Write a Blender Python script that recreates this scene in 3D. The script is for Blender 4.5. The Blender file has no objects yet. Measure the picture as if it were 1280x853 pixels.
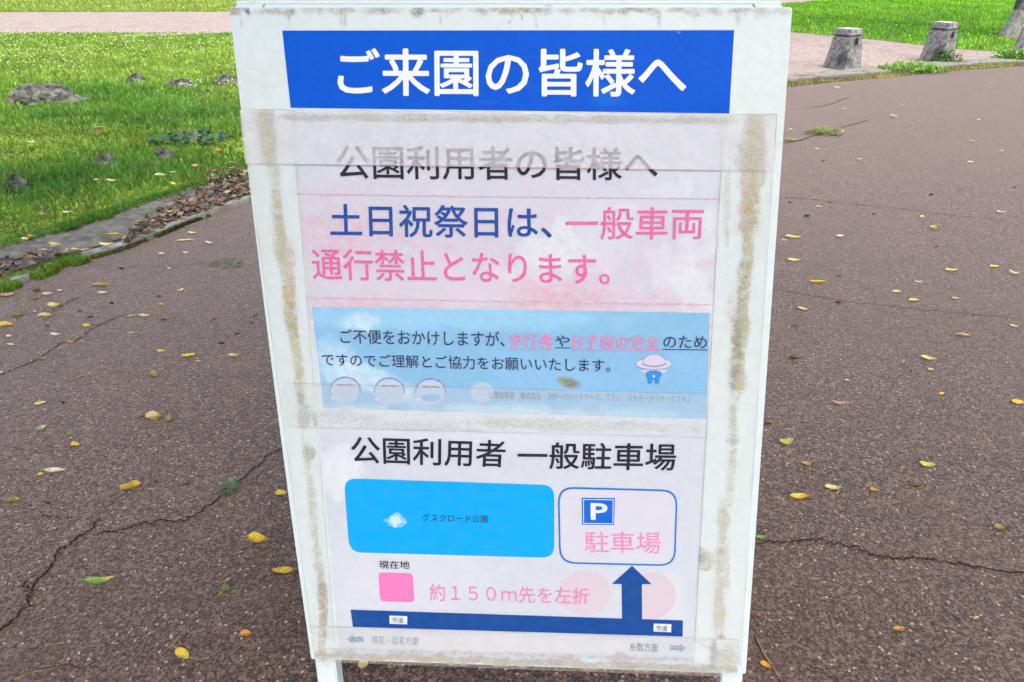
import bpy, bmesh, math, random
import numpy as np
from mathutils import Vector, Matrix
R = math.radians
random.seed(7); rng = np.random.default_rng(7)
S = bpy.context.scene
COL = S.collection

# ------------------------------------------------------------------ camera, sky, sun, exposure
H = 1.22; F = 925.0; CX, CY = 640.0, 426.5; PITCH = R(27.742)
cd = bpy.data.cameras.new('camera'); cam = bpy.data.objects.new('camera', cd); COL.objects.link(cam)
cam.location = (0, 0, H); cam.rotation_euler = (R(90) - PITCH, 0, 0)
cd.sensor_width = 36; cd.lens = 36 * F / 1280; cd.clip_start = .02; cd.clip_end = 3000
S.camera = cam
SUN_EL, SUN_AZ = 60, 160            # azimuth clockwise from +Y
w = bpy.data.worlds.new('World'); S.world = w; w.use_nodes = True
nt = w.node_tree; bg = nt.nodes['Background']
sky = nt.nodes.new('ShaderNodeTexSky'); sky.sky_type = 'NISHITA'; sky.sun_disc = False
sky.sun_elevation = R(SUN_EL); sky.sun_rotation = R(SUN_AZ); sky.dust_density = 6; sky.air_density = 1.0; sky.ozone_density = .6
nt.links.new(sky.outputs[0], bg.inputs[0]); bg.inputs[1].default_value = .15
sl = bpy.data.lights.new('sun', 'SUN'); so = bpy.data.objects.new('sun', sl); COL.objects.link(so)
sl.energy = 1.1; sl.angle = R(70); sl.color = (1, .96, .9)
sd = Vector((math.sin(R(SUN_AZ)) * math.cos(R(SUN_EL)), math.cos(R(SUN_AZ)) * math.cos(R(SUN_EL)), math.sin(R(SUN_EL))))
so.rotation_euler = sd.to_track_quat('Z', 'Y').to_euler()
S.cycles.use_denoising = True; S.cycles.denoiser = 'OPENIMAGEDENOISE'; S.cycles.denoising_input_passes = 'RGB_ALBEDO_NORMAL'; S.cycles.denoising_prefilter = 'ACCURATE'; S.cycles.denoising_quality = 'HIGH'; S.cycles.use_adaptive_sampling = False; S.cycles.sample_clamp_indirect = 4
vs = S.view_settings; vs.view_transform = 'Standard'; vs.look = 'None'; vs.gamma = 1; vs.exposure = 1.5

# ------------------------------------------------------------------ helpers
sp, cp = math.sin(PITCH), math.cos(PITCH)
def ray(px, py):
    x, y = (px - CX) / F, (py - CY) / F
    return np.array([x, cp - y * sp, -sp - y * cp])
def G(px, py, z=0.):                       # measured point on the ground
    d = ray(px, py); t = (z - H) / d[2]
    return np.array([d[0] * t, d[1] * t, z])
def depth(p): return p[1] * cp - (p[2] - H) * sp
def project(P):
    z = P[:, 1] * cp - (P[:, 2] - H) * sp
    yy = -(P[:, 1] * sp + (P[:, 2] - H) * cp)
    return np.stack([CX + F * P[:, 0] / z, CY + F * yy / z], 1)
# the plane of the notice board (top left corner, right and down directions)
BO = np.array([-.3634528, 1.04836437, H - .07260131])
BU = np.array([.99865181, -.04382829, .02781433]); BV = np.array([.01858112, -.19849932, -.97992488])
BN = np.cross(BU, BV); BN /= np.linalg.norm(BN)
if BN[1] > 0: BN = -BN                      # towards the reader
CAMP = np.array([0, 0, H])
def B(px, py):                              # -> (u, v) metres on the board
    d = ray(px, py); t = ((BO - CAMP) @ BN) / (d @ BN); p = CAMP + d * t - BO
    return np.array([p @ BU, p @ BV])
BASE = np.array([.0, .93, 0.])
def bw(uv, n=0.):                           # (u,v), height off the board -> local to the sign's base
    return BO + BU * uv[0] + BV * uv[1] + BN * n - BASE

def tag(o, label=None, cat=None, group=None, kind=None):
    if label: o['label'] = label
    if cat: o['category'] = cat
    if group: o['group'] = group
    if kind: o['kind'] = kind
    return o
def link(name, me, parent=None, mats=()):
    o = bpy.data.objects.new(name, me); COL.objects.link(o)
    for m in mats: me.materials.append(m)
    if parent: o.parent = parent
    return o
def mesh(name, verts, faces, mats=(), parent=None, smooth=False, uvs=None, attr=None, mi=None):
    me = bpy.data.meshes.new(name)
    me.from_pydata([tuple(map(float, v)) for v in verts], [], [tuple(map(int, f)) for f in faces])
    if uvs is not None:
        ul = me.uv_layers.new(name='UVMap'); vi = np.zeros(len(me.loops), int); me.loops.foreach_get('vertex_index', vi)
        ul.data.foreach_set('uv', np.asarray(uvs, float)[vi].ravel())
    if attr is not None:
        a = me.attributes.new('tint', 'FLOAT_COLOR', 'POINT'); a.data.foreach_set('color', np.asarray(attr, float).ravel())
    if smooth: me.polygons.foreach_set('use_smooth', [True] * len(me.polygons))
    if mi is not None: me.polygons.foreach_set('material_index', [int(i) for i in mi])
    me.update()
    return link(name, me, parent, mats)
def empty(name, loc, rz=0):
    o = bpy.data.objects.new(name, None); COL.objects.link(o); o.location = loc; o.rotation_euler = (0, 0, rz); o.empty_display_size = .1
    return o
def fnoise(P, scale, seed=0, octv=4):       # value noise 0..1 on (n,2)
    out = np.zeros(len(P)); amp = 1.; tot = 0
    for k in range(octv):
        r = np.random.default_rng(seed * 17 + k); L = r.random((64, 64))
        q = P * scale * 2 ** k + r.random(2) * 50
        i = np.floor(q).astype(int); f = q - i; f = f * f * (3 - 2 * f)
        a = L[i[:, 0] % 64, i[:, 1] % 64]; b = L[(i[:, 0] + 1) % 64, i[:, 1] % 64]
        c = L[i[:, 0] % 64, (i[:, 1] + 1) % 64]; d = L[(i[:, 0] + 1) % 64, (i[:, 1] + 1) % 64]
        out += amp * ((a * (1 - f[:, 0]) + b * f[:, 0]) * (1 - f[:, 1]) + (c * (1 - f[:, 0]) + d * f[:, 0]) * f[:, 1]); tot += amp; amp *= .55
    return out / tot
def inpoly(P, poly):
    poly = np.asarray(poly); x, y = P[:, 0], P[:, 1]; c = np.zeros(len(P), bool); j = len(poly) - 1
    for i in range(len(poly)):
        xi, yi = poly[i]; xj, yj = poly[j]
        c ^= ((yi > y) != (yj > y)) & (x < (xj - xi) * (y - yi) / (yj - yi + 1e-12) + xi); j = i
    return c
def catmull(pts, n=10):
    p = [np.asarray(q, float) for q in pts]; p = [2 * p[0] - p[1]] + p + [2 * p[-1] - p[-2]]; out = []
    for i in range(1, len(p) - 2):
        for k in range(n):
            t = k / n
            out.append(.5 * (2 * p[i] + (p[i + 1] - p[i - 1]) * t + (2 * p[i - 1] - 5 * p[i] + 4 * p[i + 1] - p[i + 2]) * t * t + (3 * p[i] - p[i - 1] - 3 * p[i + 1] + p[i + 2]) * t ** 3))
    out.append(p[-2]); return np.array(out)

# ------------------------------------------------------------------ material kit
class M:
    def __init__(s, name, rough=.6, spec=.4):
        s.m = bpy.data.materials.new(name); s.m.use_nodes = True; s.t = s.m.node_tree; s.b = s.t.nodes['Principled BSDF']
        s.b.inputs['Roughness'].default_value = rough; s.b.inputs['Specular IOR Level'].default_value = spec
        s._c = None
    def n(s, typ, **kw):
        nd = s.t.nodes.new(typ)
        for k, v in kw.items():
            if k in nd.inputs: s.put(nd.inputs[k], v)
            else: setattr(nd, k, v)
        return nd
    def put(s, inp, v):
        if isinstance(v, bpy.types.NodeSocket): s.t.links.new(v, inp)
        else:
            if isinstance(v, (tuple, list)) and len(v) == 3 and inp.type == 'RGBA': v = (*v, 1)
            inp.default_value = v
    def coord(s, kind='Object'):
        if s._c is None: s._c = s.n('ShaderNodeTexCoord')
        return s._c.outputs[kind]
    def noise(s, sc, det=4, rough=.55, kind='Object', vec=None):
        return s.n('ShaderNodeTexNoise', Scale=sc, Detail=det, Roughness=rough, Vector=vec or s.coord(kind)).outputs['Fac']
    def voro(s, sc, kind='Object', feature='F1', out='Color'):
        return s.n('ShaderNodeTexVoronoi', Scale=sc, feature=feature, Vector=s.coord(kind)).outputs[out]
    def ramp(s, v, lo, hi, a=0., b=1.):
        nd = s.n('ShaderNodeMapRange'); nd.clamp = True
        for k, x in zip(('Value', 'From Min', 'From Max', 'To Min', 'To Max'), (v, lo, hi, a, b)): s.put(nd.inputs[k], x)
        return nd.outputs[0]
    def math(s, op, a, b=0.):
        nd = s.n('ShaderNodeMath', operation=op); s.put(nd.inputs[0], a); s.put(nd.inputs[1], b); return nd.outputs[0]
    def mix(s, f, a, b, mode='MIX'):
        nd = s.n('ShaderNodeMix'); nd.data_type = 'RGBA'; nd.blend_type = mode
        s.put(nd.inputs[0], f); s.put(nd.inputs[6], a); s.put(nd.inputs[7], b); return nd.outputs[2]
    def bump(s, h, strength=.3, dist=.002):
        nd = s.n('ShaderNodeBump', Height=h); nd.inputs['Strength'].default_value = strength; nd.inputs['Distance'].default_value = dist
        s.t.links.new(nd.outputs[0], s.b.inputs['Normal'])
    def col(s, v): s.put(s.b.inputs['Base Color'], v); return s
    def attr(s, name='tint', out='Color'): return s.n('ShaderNodeAttribute', attribute_name=name).outputs[out]
    def sep(s, c):
        return s.n('ShaderNodeSeparateColor', Color=c).outputs

def m_asphalt():
    k = M('red_asphalt', .65, .3)
    big = k.noise(.9, 5); mid = k.noise(7, 6, .65); gr = k.noise(120, 5, .8)
    v1 = k.sep(k.voro(290))[0]; v2 = k.sep(k.voro(210))[1]; v3 = k.sep(k.voro(120))[2]
    c = k.mix(k.ramp(v1, .08, .92), (0.0120, 0.0061, 0.0044), (0.1273, 0.0763, 0.0549))
    c = k.mix(k.ramp(v1, .86, .98, 0, .8), c, (0.2236, 0.1501, 0.1169))
    c = k.mix(k.ramp(v2, .80, .86, 0, .8), c, (0.2032, 0.1330, 0.1008))
    c = k.mix(k.ramp(v2, .24, .14, 0, .85), c, (0.0097, 0.0054, 0.0041))
    c = k.mix(k.ramp(v3, .91, .95, 0, .7), c, (0.1761, 0.1157, 0.0871))
    c = k.mix(k.ramp(k.sep(k.voro(230))[2], .982, .992), c, (0.4607, 0.3570, 0.2979))
    c = k.mix(k.ramp(gr, .45, .34, 0, .85), c, (0.0109, 0.0059, 0.0047))
    c = k.mix(k.ramp(gr, .57, .68, 0, .6), c, (0.1896, 0.1255, 0.0962))
    c = k.mix(k.ramp(big, .38, .66, 0, .45), c, k.mix(.55, c, (0.1057, 0.0689, 0.0516)))
    c = k.mix(k.ramp(mid, .48, .74, 0, .5), c, k.mix(.6, c, (0.0240, 0.0139, 0.0101)))
    c = k.mix(k.ramp(k.noise(3.2, 6), .56, .75, 0, .4), c, (0.1151, 0.0665, 0.0412))
    c = k.mix(k.ramp(k.noise(1.7, 7, .7), .58, .72, 0, .4), c, (0.1516, 0.1035, 0.0779))
    k.col(c)
    h = k.math('ADD', k.math('MULTIPLY', v1, .7), k.math('MULTIPLY', k.voro(150, out='Distance'), -.9))
    h = k.math('ADD', h, k.math('MULTIPLY', gr, 1.6))
    k.bump(h, .6, .004)
    k.b.inputs['Sheen Weight'].default_value = .5; k.b.inputs['Sheen Roughness'].default_value = .27; k.b.inputs['Sheen Tint'].default_value = (1, .86, .76, 1)
    return k.m
def m_simple(name, a, b, sc=20, rough=.8, lo=.35, hi=.65, bump=.3, dist=.002, spec=.3, c3=None, sc3=4):
    k = M(name, rough, spec); n = k.noise(sc, 6, .65)
    c = k.mix(k.ramp(n, lo, hi), a, b)
    if c3: c = k.mix(k.ramp(k.noise(sc3, 5), .5, .68), c, c3)
    k.col(c)
    if bump: k.bump(k.noise(sc * 2, 5, .7), bump, dist)
    return k.m
def m_attr(name, rough=.7, spec=.3, transl=0., fine=None):
    k = M(name, rough, spec); c = k.attr()
    if fine: c = k.mix(k.ramp(k.noise(fine, 4), .3, .7, .0, .55), c, k.mix(.62, c, (0, 0, 0)))
    k.col(c)
    if transl:
        tr = k.n('ShaderNodeBsdfTranslucent', Color=c); mx = k.n('ShaderNodeMixShader'); mx.inputs[0].default_value = transl
        k.t.links.new(k.b.outputs[0], mx.inputs[1]); k.t.links.new(tr.outputs[0], mx.inputs[2])
        k.t.links.new(mx.outputs[0], k.t.nodes['Material Output'].inputs[0])
    return k.m
SG = .775                                   # even scale on all board colours, tuned down to the wanted brightness
def m_print(name, c, rough=.5, wear=.0, wearcol=(.8, .8, .84), spec=.12, scale=260):
    k = M(name, rough, spec); c = tuple(x * SG for x in c); wearcol = tuple(x * SG for x in wearcol)
    n = k.noise(scale, 5, .7, 'UV')
    col = k.mix(k.ramp(k.noise(40, 4, .6, 'UV'), .3, .7, 0, .25), c, tuple(x * .8 + .05 for x in c))
    if wear: col = k.mix(k.math('MULTIPLY', k.ramp(n, .46, .58), wear), col, wearcol)
    k.col(col); return k.m
def m_sheet(name, base, rough=.38, grain=.5, spec=.4):
    """a printed, laminated or painted sheet: base colour, stains (shape in 'tint') broken up by grain"""
    k = M(name, rough, spec); base = tuple(x * SG for x in base); a = k.mix(1., k.attr(), (SG, SG, SG), 'MULTIPLY'); al = k.attr(out='Alpha')
    n = k.noise(330, 6, .75, 'UV'); n2 = k.noise(70, 5, .65, 'UV')
    f = k.math('MULTIPLY', al, k.ramp(k.math('ADD', k.math('MULTIPLY', n, .6), k.math('MULTIPLY', n2, .4)), .42, .58, 1 - grain, 1.15))
    b = k.mix(k.ramp(n2, .35, .68), base, tuple(x * .93 for x in base))
    b = k.mix(k.ramp(k.noise(6, 4, .6, 'UV'), .4, .7, 0, .5), b, tuple(x * y for x, y in zip(base, (.97, .95, .93))))
    spk = k.ramp(k.noise(520, 3, .6, 'UV'), .70, .76)
    b = k.mix(k.math('MULTIPLY', spk, .35), b, (.45, .42, .36))
    k.col(k.mix(f, b, a)); k.bump(k.math('ADD', k.noise(14, 3, .5, 'UV'), k.math('MULTIPLY', n2, .2)), .45, .006)
    return k.m
def m_film(name, base_op, base, rough=.3):
    """clear film gone milky: 'tint' gives dirt colour and how much of it"""
    k = M(name, rough, .18); base = tuple(x * SG for x in base); a = k.mix(1., k.attr(), (SG, SG, SG), 'MULTIPLY'); al = k.attr(out='Alpha')
    n = k.noise(300, 6, .75, 'UV'); n2 = k.noise(85, 5, .7, 'UV')
    m = k.ramp(k.math('ADD', k.math('MULTIPLY', n, .55), k.math('MULTIPLY', n2, .45)), .41, .58)
    dirt = k.math('MULTIPLY', al, k.math('ADD', k.math('MULTIPLY', m, .8), .25))
    op = k.math('MULTIPLY', k.ramp(k.noise(30, 5, .6, 'UV'), .3, .7, .75, 1.2), base_op)
    dk = k.math('MULTIPLY', k.ramp(k.noise(420, 4, .7, 'UV'), .56, .64), k.ramp(al, .15, .6, 0, .85))
    k.col(k.mix(dk, k.mix(k.math('MINIMUM', dirt, 1.), base, a), (.10, .085, .055)))
    k.bump(k.math('ADD', k.noise(30, 4, .6, 'UV'), k.math('MULTIPLY', n2, .4)), .3, .004)
    tot = k.math('MINIMUM', k.math('MAXIMUM', k.math('MAXIMUM', op, dirt), dk), 1.)
    tr = k.n('ShaderNodeBsdfTransparent'); mx = k.n('ShaderNodeMixShader', Fac=tot)
    k.t.links.new(tr.outputs[0], mx.inputs[1]); k.t.links.new(k.b.outputs[0], mx.inputs[2])
    k.t.links.new(mx.outputs[0], k.t.nodes['Material Output'].inputs[0])
    return k.m

ASPH = m_asphalt()
PATH = m_simple('pink_paving', (.155, .115, .102), (.32, .268, .25), 17, .85, c3=(.185, .15, .138), sc3=2.2)
SOIL = m_simple('lawn_soil', (.05, .09, .018), (.10, .16, .03), 14, .95, bump=.6, dist=.01)
CONC = m_simple('gutter_concrete', (.085, .082, .068), (.185, .178, .155), 22, .9, c3=(.07, .075, .045), sc3=7, bump=.5)
LIP = m_simple('kerb_concrete', (.20, .20, .17), (.32, .31, .28), 26, .85, c3=(.12, .14, .075), sc3=6, bump=.5)
DIRT = m_simple('dark_dirt', (.030, .022, .017), (.075, .055, .042), 40, .95, bump=.8, dist=.006)
CRACK = m_simple('crack_dirt', (.009, .006, .005), (.030, .020, .015), 60, 1., bump=0)
ROCK = m_simple('weathered_rock', (.024, .027, .021), (.165, .168, .150), 15, .95, .38, .66, 1., .03, c3=(.24, .24, .22), sc3=9)
BOLL = m_simple('lichened_stone', (.055, .058, .060), (.235, .242, .245), 24, .95, .34, .66, .9, .010, c3=(.030, .033, .033), sc3=4.5)
CAPT = m_simple('stone_top_lit', (.26, .26, .25), (.42, .415, .40), 22, .95, .3, .66, .7, .008)  # paler cap tops: the light falling from above is put into the colour
HOLE = m_simple('hole_shade', (.006, .006, .006), (.012, .012, .011), 10, 1, bump=0)
BARK = m_simple('grey_bark', (.055, .052, .048), (.16, .15, .14), 12, .95, bump=1., dist=.03, c3=(.30, .29, .26), sc3=3)
PALEB = m_simple('pale_bark', (.20, .19, .165), (.46, .44, .38), 16, .95, bump=.6, dist=.02)
GRASS = m_attr('grass_blade', .5, .35, .45)
FOL = m_attr('leafy_green', .5, .4, .3)
LEAF = m_attr('fallen_leaf', .5, .4, .25, fine=160)
TWIG = m_simple('dry_twig', (.10, .065, .035), (.26, .18, .10), 60, .9, bump=.4)

# ------------------------------------------------------------------ ground sheets
def sheet_poly(name, pts, z, mat, kind='structure', parent=None):
    bm = bmesh.new(); vs_ = [bm.verts.new((p[0], p[1], z)) for p in pts]
    f = bm.faces.new(vs_); bmesh.ops.triangulate(bm, faces=[f])
    for f in bm.faces:
        if f.normal.z < 0: f.normal_flip()
    me = bpy.data.meshes.new(name); bm.to_mesh(me); bm.free()
    o = link(name, me, parent, [mat])
    if kind: o['kind'] = kind
    return o
mesh('lawn', [(-900, -900, 0), (900, -900, 0), (900, 900, 0), (-900, 900, 0)], [(0, 1, 2, 3)], [SOIL])['kind'] = 'structure'
# edge of the red asphalt: gutter on the left, stone kerb on the right, measured on the ground
edge_px = [(-140, 408), (0, 366), (92, 332), (150, 316), (200, 297), (240, 280), (312, 255), (420, 219), (560, 183), (740, 147), (985, 110), (1110, 98), (1200, 89), (1290, 83), (1420, 76)]
EDGE = catmull([G(*p)[:2] for p in edge_px], 8)
def offs(curve, d):                          # offset to the lawn side
    t = np.gradient(curve, axis=0); t /= np.linalg.norm(t, axis=1)[:, None]
    return curve + np.stack([-t[:, 1], t[:, 0]], 1) * (d[:, None] if hasattr(d, '__len__') else d)
far_r = EDGE[-1] + np.array([6, 0]); far_l = EDGE[0] + np.array([-4, -2.5])
road = sheet_poly('road', list(EDGE) + [far_r, (18, -14), (-12, -14), far_l], .008, ASPH)
path_up = [(-500, 17), (285, 15), (330, -9), (1000, -9), (1046, -2), (1010, 3), (960, 6), (925, 18), (945, 35), (992, 41), (1100, 51), (1150, 57), (1197, 62), (1257, 66), (1420, 74)]
PATH_UP = [G(*p)[:2] for p in path_up]
kerb_in = offs(EDGE, .50)
sel = [i for i in range(len(EDGE)) if project(np.array([[*EDGE[i], 0]]))[0][0] > 560]
PATH_LO = [G(*p)[:2] for p in [(-500, 43), (285, 42.5), (430, 60), (560, 92)]] + [kerb_in[i] for i in sel]
PATH_POLY = PATH_UP + PATH_LO[::-1]
path = sheet_poly('path', PATH_POLY, .004, PATH)
# pale edging along the left path
def ribbon(name, curve, d0, d1, z0, z1, mat, h=None, parent=None, kind='structure', sl=slice(None)):
    a, b = offs(curve, d0)[sl], offs(curve, d1)[sl]; n = len(a)
    V = [(*p, z0) for p in a] + [(*p, z1) for p in b] + [(*p, 0) for p in a] + [(*p, 0) for p in b]
    Fc = []
    for i in range(n - 1):
        Fc += [(i, i + 1, n + i + 1, n + i), (2 * n + i, 2 * n + i + 1, i + 1, i), (n + i, n + i + 1, 3 * n + i + 1, 3 * n + i)]
    Fc += [(0, n, 3 * n, 2 * n), (n - 1, 3 * n - 1 - 0, 4 * n - 1, 2 * n - 1)]
    Fc[-1] = (n - 1, 2 * n - 1, 4 * n - 1, 3 * n - 1)
    o = mesh(name, V, Fc, [mat], parent)
    if kind: o['kind'] = kind
    return o
nL = 8 * 8
ribbon('gutter_lip', EDGE, .005, .055, .030, .030, LIP, sl=slice(0, nL))
ribbon('gutter_soil', EDGE, .055, .13, .012, .014, DIRT, sl=slice(0, nL))
gw = np.full(len(EDGE), .40) + .03 * np.sin(np.arange(len(EDGE)) * .4)
ribbon('gutter', EDGE, .13, gw, .016, .050, CONC, sl=slice(0, nL))
KERB = m_simple('worn_kerb', (.12, .12, .11), (.22, .215, .20), 26, .9, c3=(.08, .09, .06), sc3=6, bump=.5)
ribbon('kerb', EDGE, .22, .50, .035, .040, KERB, sl=slice(nL, None))
ribbon('verge_soil', EDGE, .005, .22, .012, .016, DIRT, sl=slice(nL, None))
PEDGE = catmull([G(*p)[:2] for p in [(150, 48), (200, 46), (285, 43), (360, 45)]], 6)
ribbon('path_edging', PEDGE, 0, .12, .03, .03, LIP)

# cracks in the asphalt: ragged slits filled with dirt
def crack(px, wmm, seed, branch=0):
    r = np.random.default_rng(seed); c = catmull([G(*p)[:2] for p in px], 14)
    t = np.gradient(c, axis=0); t /= np.linalg.norm(t, axis=1)[:, None] + 1e-9; nrm = np.stack([-t[:, 1], t[:, 0]], 1)
    n = len(c); jit = np.convolve(r.normal(0, 1, n), [.25, .5, .25], 'same') * .006
    c = c + nrm * jit[:, None]
    wd = wmm * .0006 * np.clip(.35 + 1.1 * fnoise(np.stack([np.arange(n) * .35, np.full(n, seed)], 1), 1, seed, 3) + r.normal(0, .12, n), .12, 2)
    wd *= np.minimum(1, np.minimum(np.arange(n), np.arange(n)[::-1]) / 5 + .1)
    a, b = c + nrm * wd[:, None] / 2, c - nrm * wd[:, None] / 2
    V = [(*p, .0125) for p in a] + [(*p, .0125) for p in b]
    return mesh('crack', V, [(i, n + i, n + i + 1, i + 1) for i in range(n - 1)], [CRACK], road)
crack([(-10, 803), (15, 783), (38, 757), (42, 738), (62, 718), (75, 694), (90, 684), (117, 664), (128, 650)], 11, 1)
crack([(122, 672), (150, 668), (190, 657), (230, 655), (262, 638), (285, 616), (305, 602), (325, 584), (352, 565), (400, 535)], 8, 2)
crack([(128, 650), (140, 634), (163, 618), (180, 600)], 4, 3)
crack([(38, 745), (33, 735), (36, 730)], 10, 4)
crack([(-5, 478), (15, 466), (30, 461), (50, 451), (75, 435), (100, 427), (115, 415), (140, 403), (160, 396)], 7, 5)
crack([(70, 336), (110, 334), (150, 338), (180, 335), (215, 338), (262, 331), (300, 336)], 4, 6)
crack([(80, 384), (92, 378), (100, 374)], 8, 7)
crack([(938, 681), (975, 684), (1012, 679), (1040, 683), (1068, 690), (1092, 700), (1110, 703), (1145, 702), (1180, 707), (1230, 716), (1300, 724)], 9, 8)
crack([(900, 358), (975, 367), (1050, 379), (1120, 387), (1200, 395), (1290, 404)], 5, 9)
crack([(1095, 452), (1120, 456), (1133, 462), (1137, 472)], 5, 10)
crack([(960, 248), (1000, 251), (1080, 259), (1160, 268), (1260, 280)], 8, 11)
crack([(950, 186), (1005, 176), (1060, 159), (1090, 151)], 14, 12)
crack([(1000, 137), (1030, 134), (1065, 122)], 14, 13)
crack([(45, 845), (90, 838), (140, 842)], 3, 14)
crack([(0, 560), (60, 572), (110, 560), (180, 566)], 3, 15)
crack([(40, 640), (70, 652), (95, 652)], 4, 16)

# ------------------------------------------------------------------ grass
gut_out = offs(EDGE, gw - .01)
NOGRASS = np.array(list(gut_out[:nL]) + list(offs(EDGE, .20)[nL:]) + [far_r, (18, -14), (-12, -14), far_l])
PP = np.array(PATH_POLY)
def grass_mesh(name, P, hgt, wid, colr, label, cat='grass', lean=.6, z0=0.):
    n = len(P); a = rng.random(n) * 6.283; l = rng.random(n) * lean * hgt; b = rng.random(n) * 6.283
    d = np.stack([np.cos(a), np.sin(a)], 1); q = np.stack([np.cos(b), np.sin(b)], 1)
    V = np.zeros((n, 5, 3)); w2 = (wid / 2)[:, None]
    V[:, 0, :2] = P - d * w2; V[:, 1, :2] = P + d * w2
    V[:, 2, :2] = P + q * l[:, None] * .35 + d * w2 * .85; V[:, 3, :2] = P + q * l[:, None] * .35 - d * w2 * .85
    V[:, 4, :2] = P + q * l[:, None]
    V[:, 0:2, 2] = z0; V[:, 2:4, 2] = z0 + (hgt * .58)[:, None]; V[:, 4, 2] = z0 + hgt * (1 - .25 * rng.random(n))
    idx = np.arange(n)[:, None] * 5
    quads = (idx + np.array([0, 1, 2, 3])); tris = idx + np.array([3, 2, 4])
    me = bpy.data.meshes.new(name); me.vertices.add(n * 5); me.vertices.foreach_set('co', V.ravel())
    me.loops.add(n * 7); me.polygons.add(n * 2)
    me.loops.foreach_set('vertex_index', np.concatenate([quads, tris], 1).ravel())
    st = np.stack([np.arange(n) * 7, np.arange(n) * 7 + 4], 1).ravel(); me.polygons.foreach_set('loop_start', st)
    me.update(calc_edges=True); me.validate()
    at = me.attributes.new('tint', 'FLOAT_COLOR', 'POINT')
    c = np.repeat(np.concatenate([colr, np.ones((n, 1))], 1)[:, None, :], 5, 1); at.data.foreach_set('color', c.ravel())
    o = link(name, me, None, [GRASS]); tag(o, label, cat, None, 'stuff'); return o
def scatter(x0, x1, y0, y1, n, ok):
    P = np.stack([rng.uniform(x0, x1, n), rng.uniform(y0, y1, n)], 1)
    px = project(np.concatenate([P, np.zeros((n, 1))], 1)); keep = (px[:, 0] > -90) & (px[:, 0] < 1370) & (px[:, 1] > -45) & ok(P)
    keep &= ~((px[:, 0] > 430) & (px[:, 0] < 850) & (px[:, 1] > 60))
    return P[keep]
def lawn_ok(P): return ~inpoly(P, NOGRASS) & ~inpoly(P, PP)
def gcolor(P, dark, light, seed, yel=.25):
    n = fnoise(P, .9, seed, 4); n = np.clip((n - .34) / .34, 0, 1); r = rng.random(len(P))
    t = np.clip(n * .65 + r * .5 - .1, 0, 1)[:, None]
    c = np.array(dark) * (1 - t) + np.array(light) * t
    y = (rng.random(len(P)) < yel * .3)[:, None]
    c = np.where(y, c * .5 + np.array([.22, .19, .06]) * .5, c)
    return c * np.clip(.45 + 1.1 * fnoise(P, 7, seed + 3, 3) + .5 * (rng.random(len(P)) - .5), .25, 1.6)[:, None]
# near lawn, thick blades
P = scatter(-5.2, -.4, 2.2, 6.2, 120000, lawn_ok)
hn = (.012 + .036 * fnoise(P, 1.6, 5, 3) ** 2) * rng.uniform(.4, 1.3, len(P))
grass_mesh('lawn_grass', P, hn, rng.uniform(.006, .016, len(P)), gcolor(P, (.130, .275, .030), (.42, .54, .075), 3, .6), 'mixed green lawn of grass and clover beside the gutter', lean=1.3)
# taller tussocks around the rocks
ctr = [G(150, 138), G(200, 150), G(60, 148), G(250, 140), G(100, 112), G(120, 225), G(20, 245), G(180, 120), G(215, 205), G(290, 150)]
T = np.concatenate([np.array(c[:2]) + rng.normal(0, 1, (1700, 2)) * (.42, .30) for c in ctr]); T = T[lawn_ok(T)]
grass_mesh('tall_grass', T, rng.uniform(.03, .095, len(T)), rng.uniform(.004, .009, len(T)), gcolor(T, (.060, .200, .028), (.175, .370, .050), 8, .2), 'taller darker grass growing around the lawn rocks', lean=.9)
# middle and far lawn
P = scatter(-12, -.3, 5.6, 19, 170000, lawn_ok)
grass_mesh('far_lawn_grass', P, rng.uniform(.025, .06, len(P)), rng.uniform(.009, .02, len(P)), gcolor(P, (.15, .31, .025), (.29, .43, .065), 11, .4), 'bright yellow green lawn with clover before the far path')
P = scatter(-22, 9, 17.5, 42, 90000, lawn_ok); P = P[P[:, 0] < 5.5]
grass_mesh('upper_lawn_grass', P, rng.uniform(.03, .07, len(P)), rng.uniform(.02, .04, len(P)), gcolor(P, (.24, .36, .035), (.38, .47, .09), 12, .5), 'bright lawn strip beyond the far left path')
P = scatter(4, 26, 8.5, 40, 190000, lawn_ok)
grass_mesh('slope_grass', P, rng.uniform(.03, .07, len(P)), rng.uniform(.014, .03, len(P)), gcolor(P, (.12, .37, .012), (.24, .50, .030), 13, .2), 'vivid green lawn behind the stone bollards')
# clover heads: small white dots
def flowers(name, P, r, label):
    n = len(P); k = 5; V = []; Fc = []
    for p in P:
        b = len(V); h = random.uniform(.05, .085); rr = r * random.uniform(.7, 1.3)
        V.append((p[0], p[1], h + rr * .6))
        for j in range(k): V.append((p[0] + rr * math.cos(j * 6.283 / k), p[1] + rr * math.sin(j * 6.283 / k), h))
        V.append((p[0], p[1], h - rr * .7))
        for j in range(k): Fc += [(b, b + 1 + j, b + 1 + (j + 1) % k), (b + k + 1, b + 1 + (j + 1) % k, b + 1 + j)]
    o = mesh(name, V, Fc, [m_simple('clover_white', (.42, .45, .26), (.62, .62, .48), 30, .8, bump=0)]); tag(o, label, 'flowers', None, 'stuff')
P = scatter(-11, -.5, 7.6, 13.6, 9000, lawn_ok); P = P[fnoise(P, .7, 21, 3) > .52][:1000]
flowers('clover_flowers', P, .009, 'white clover heads dotted over the bright left lawn')
P = scatter(4, 24, 9.5, 30, 3500, lawn_ok); P = P[fnoise(P, .5, 22, 3) > .52][:170]
flowers('slope_flowers', P, .014, 'pale flower heads dotted over the lawn behind bollards')
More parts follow.
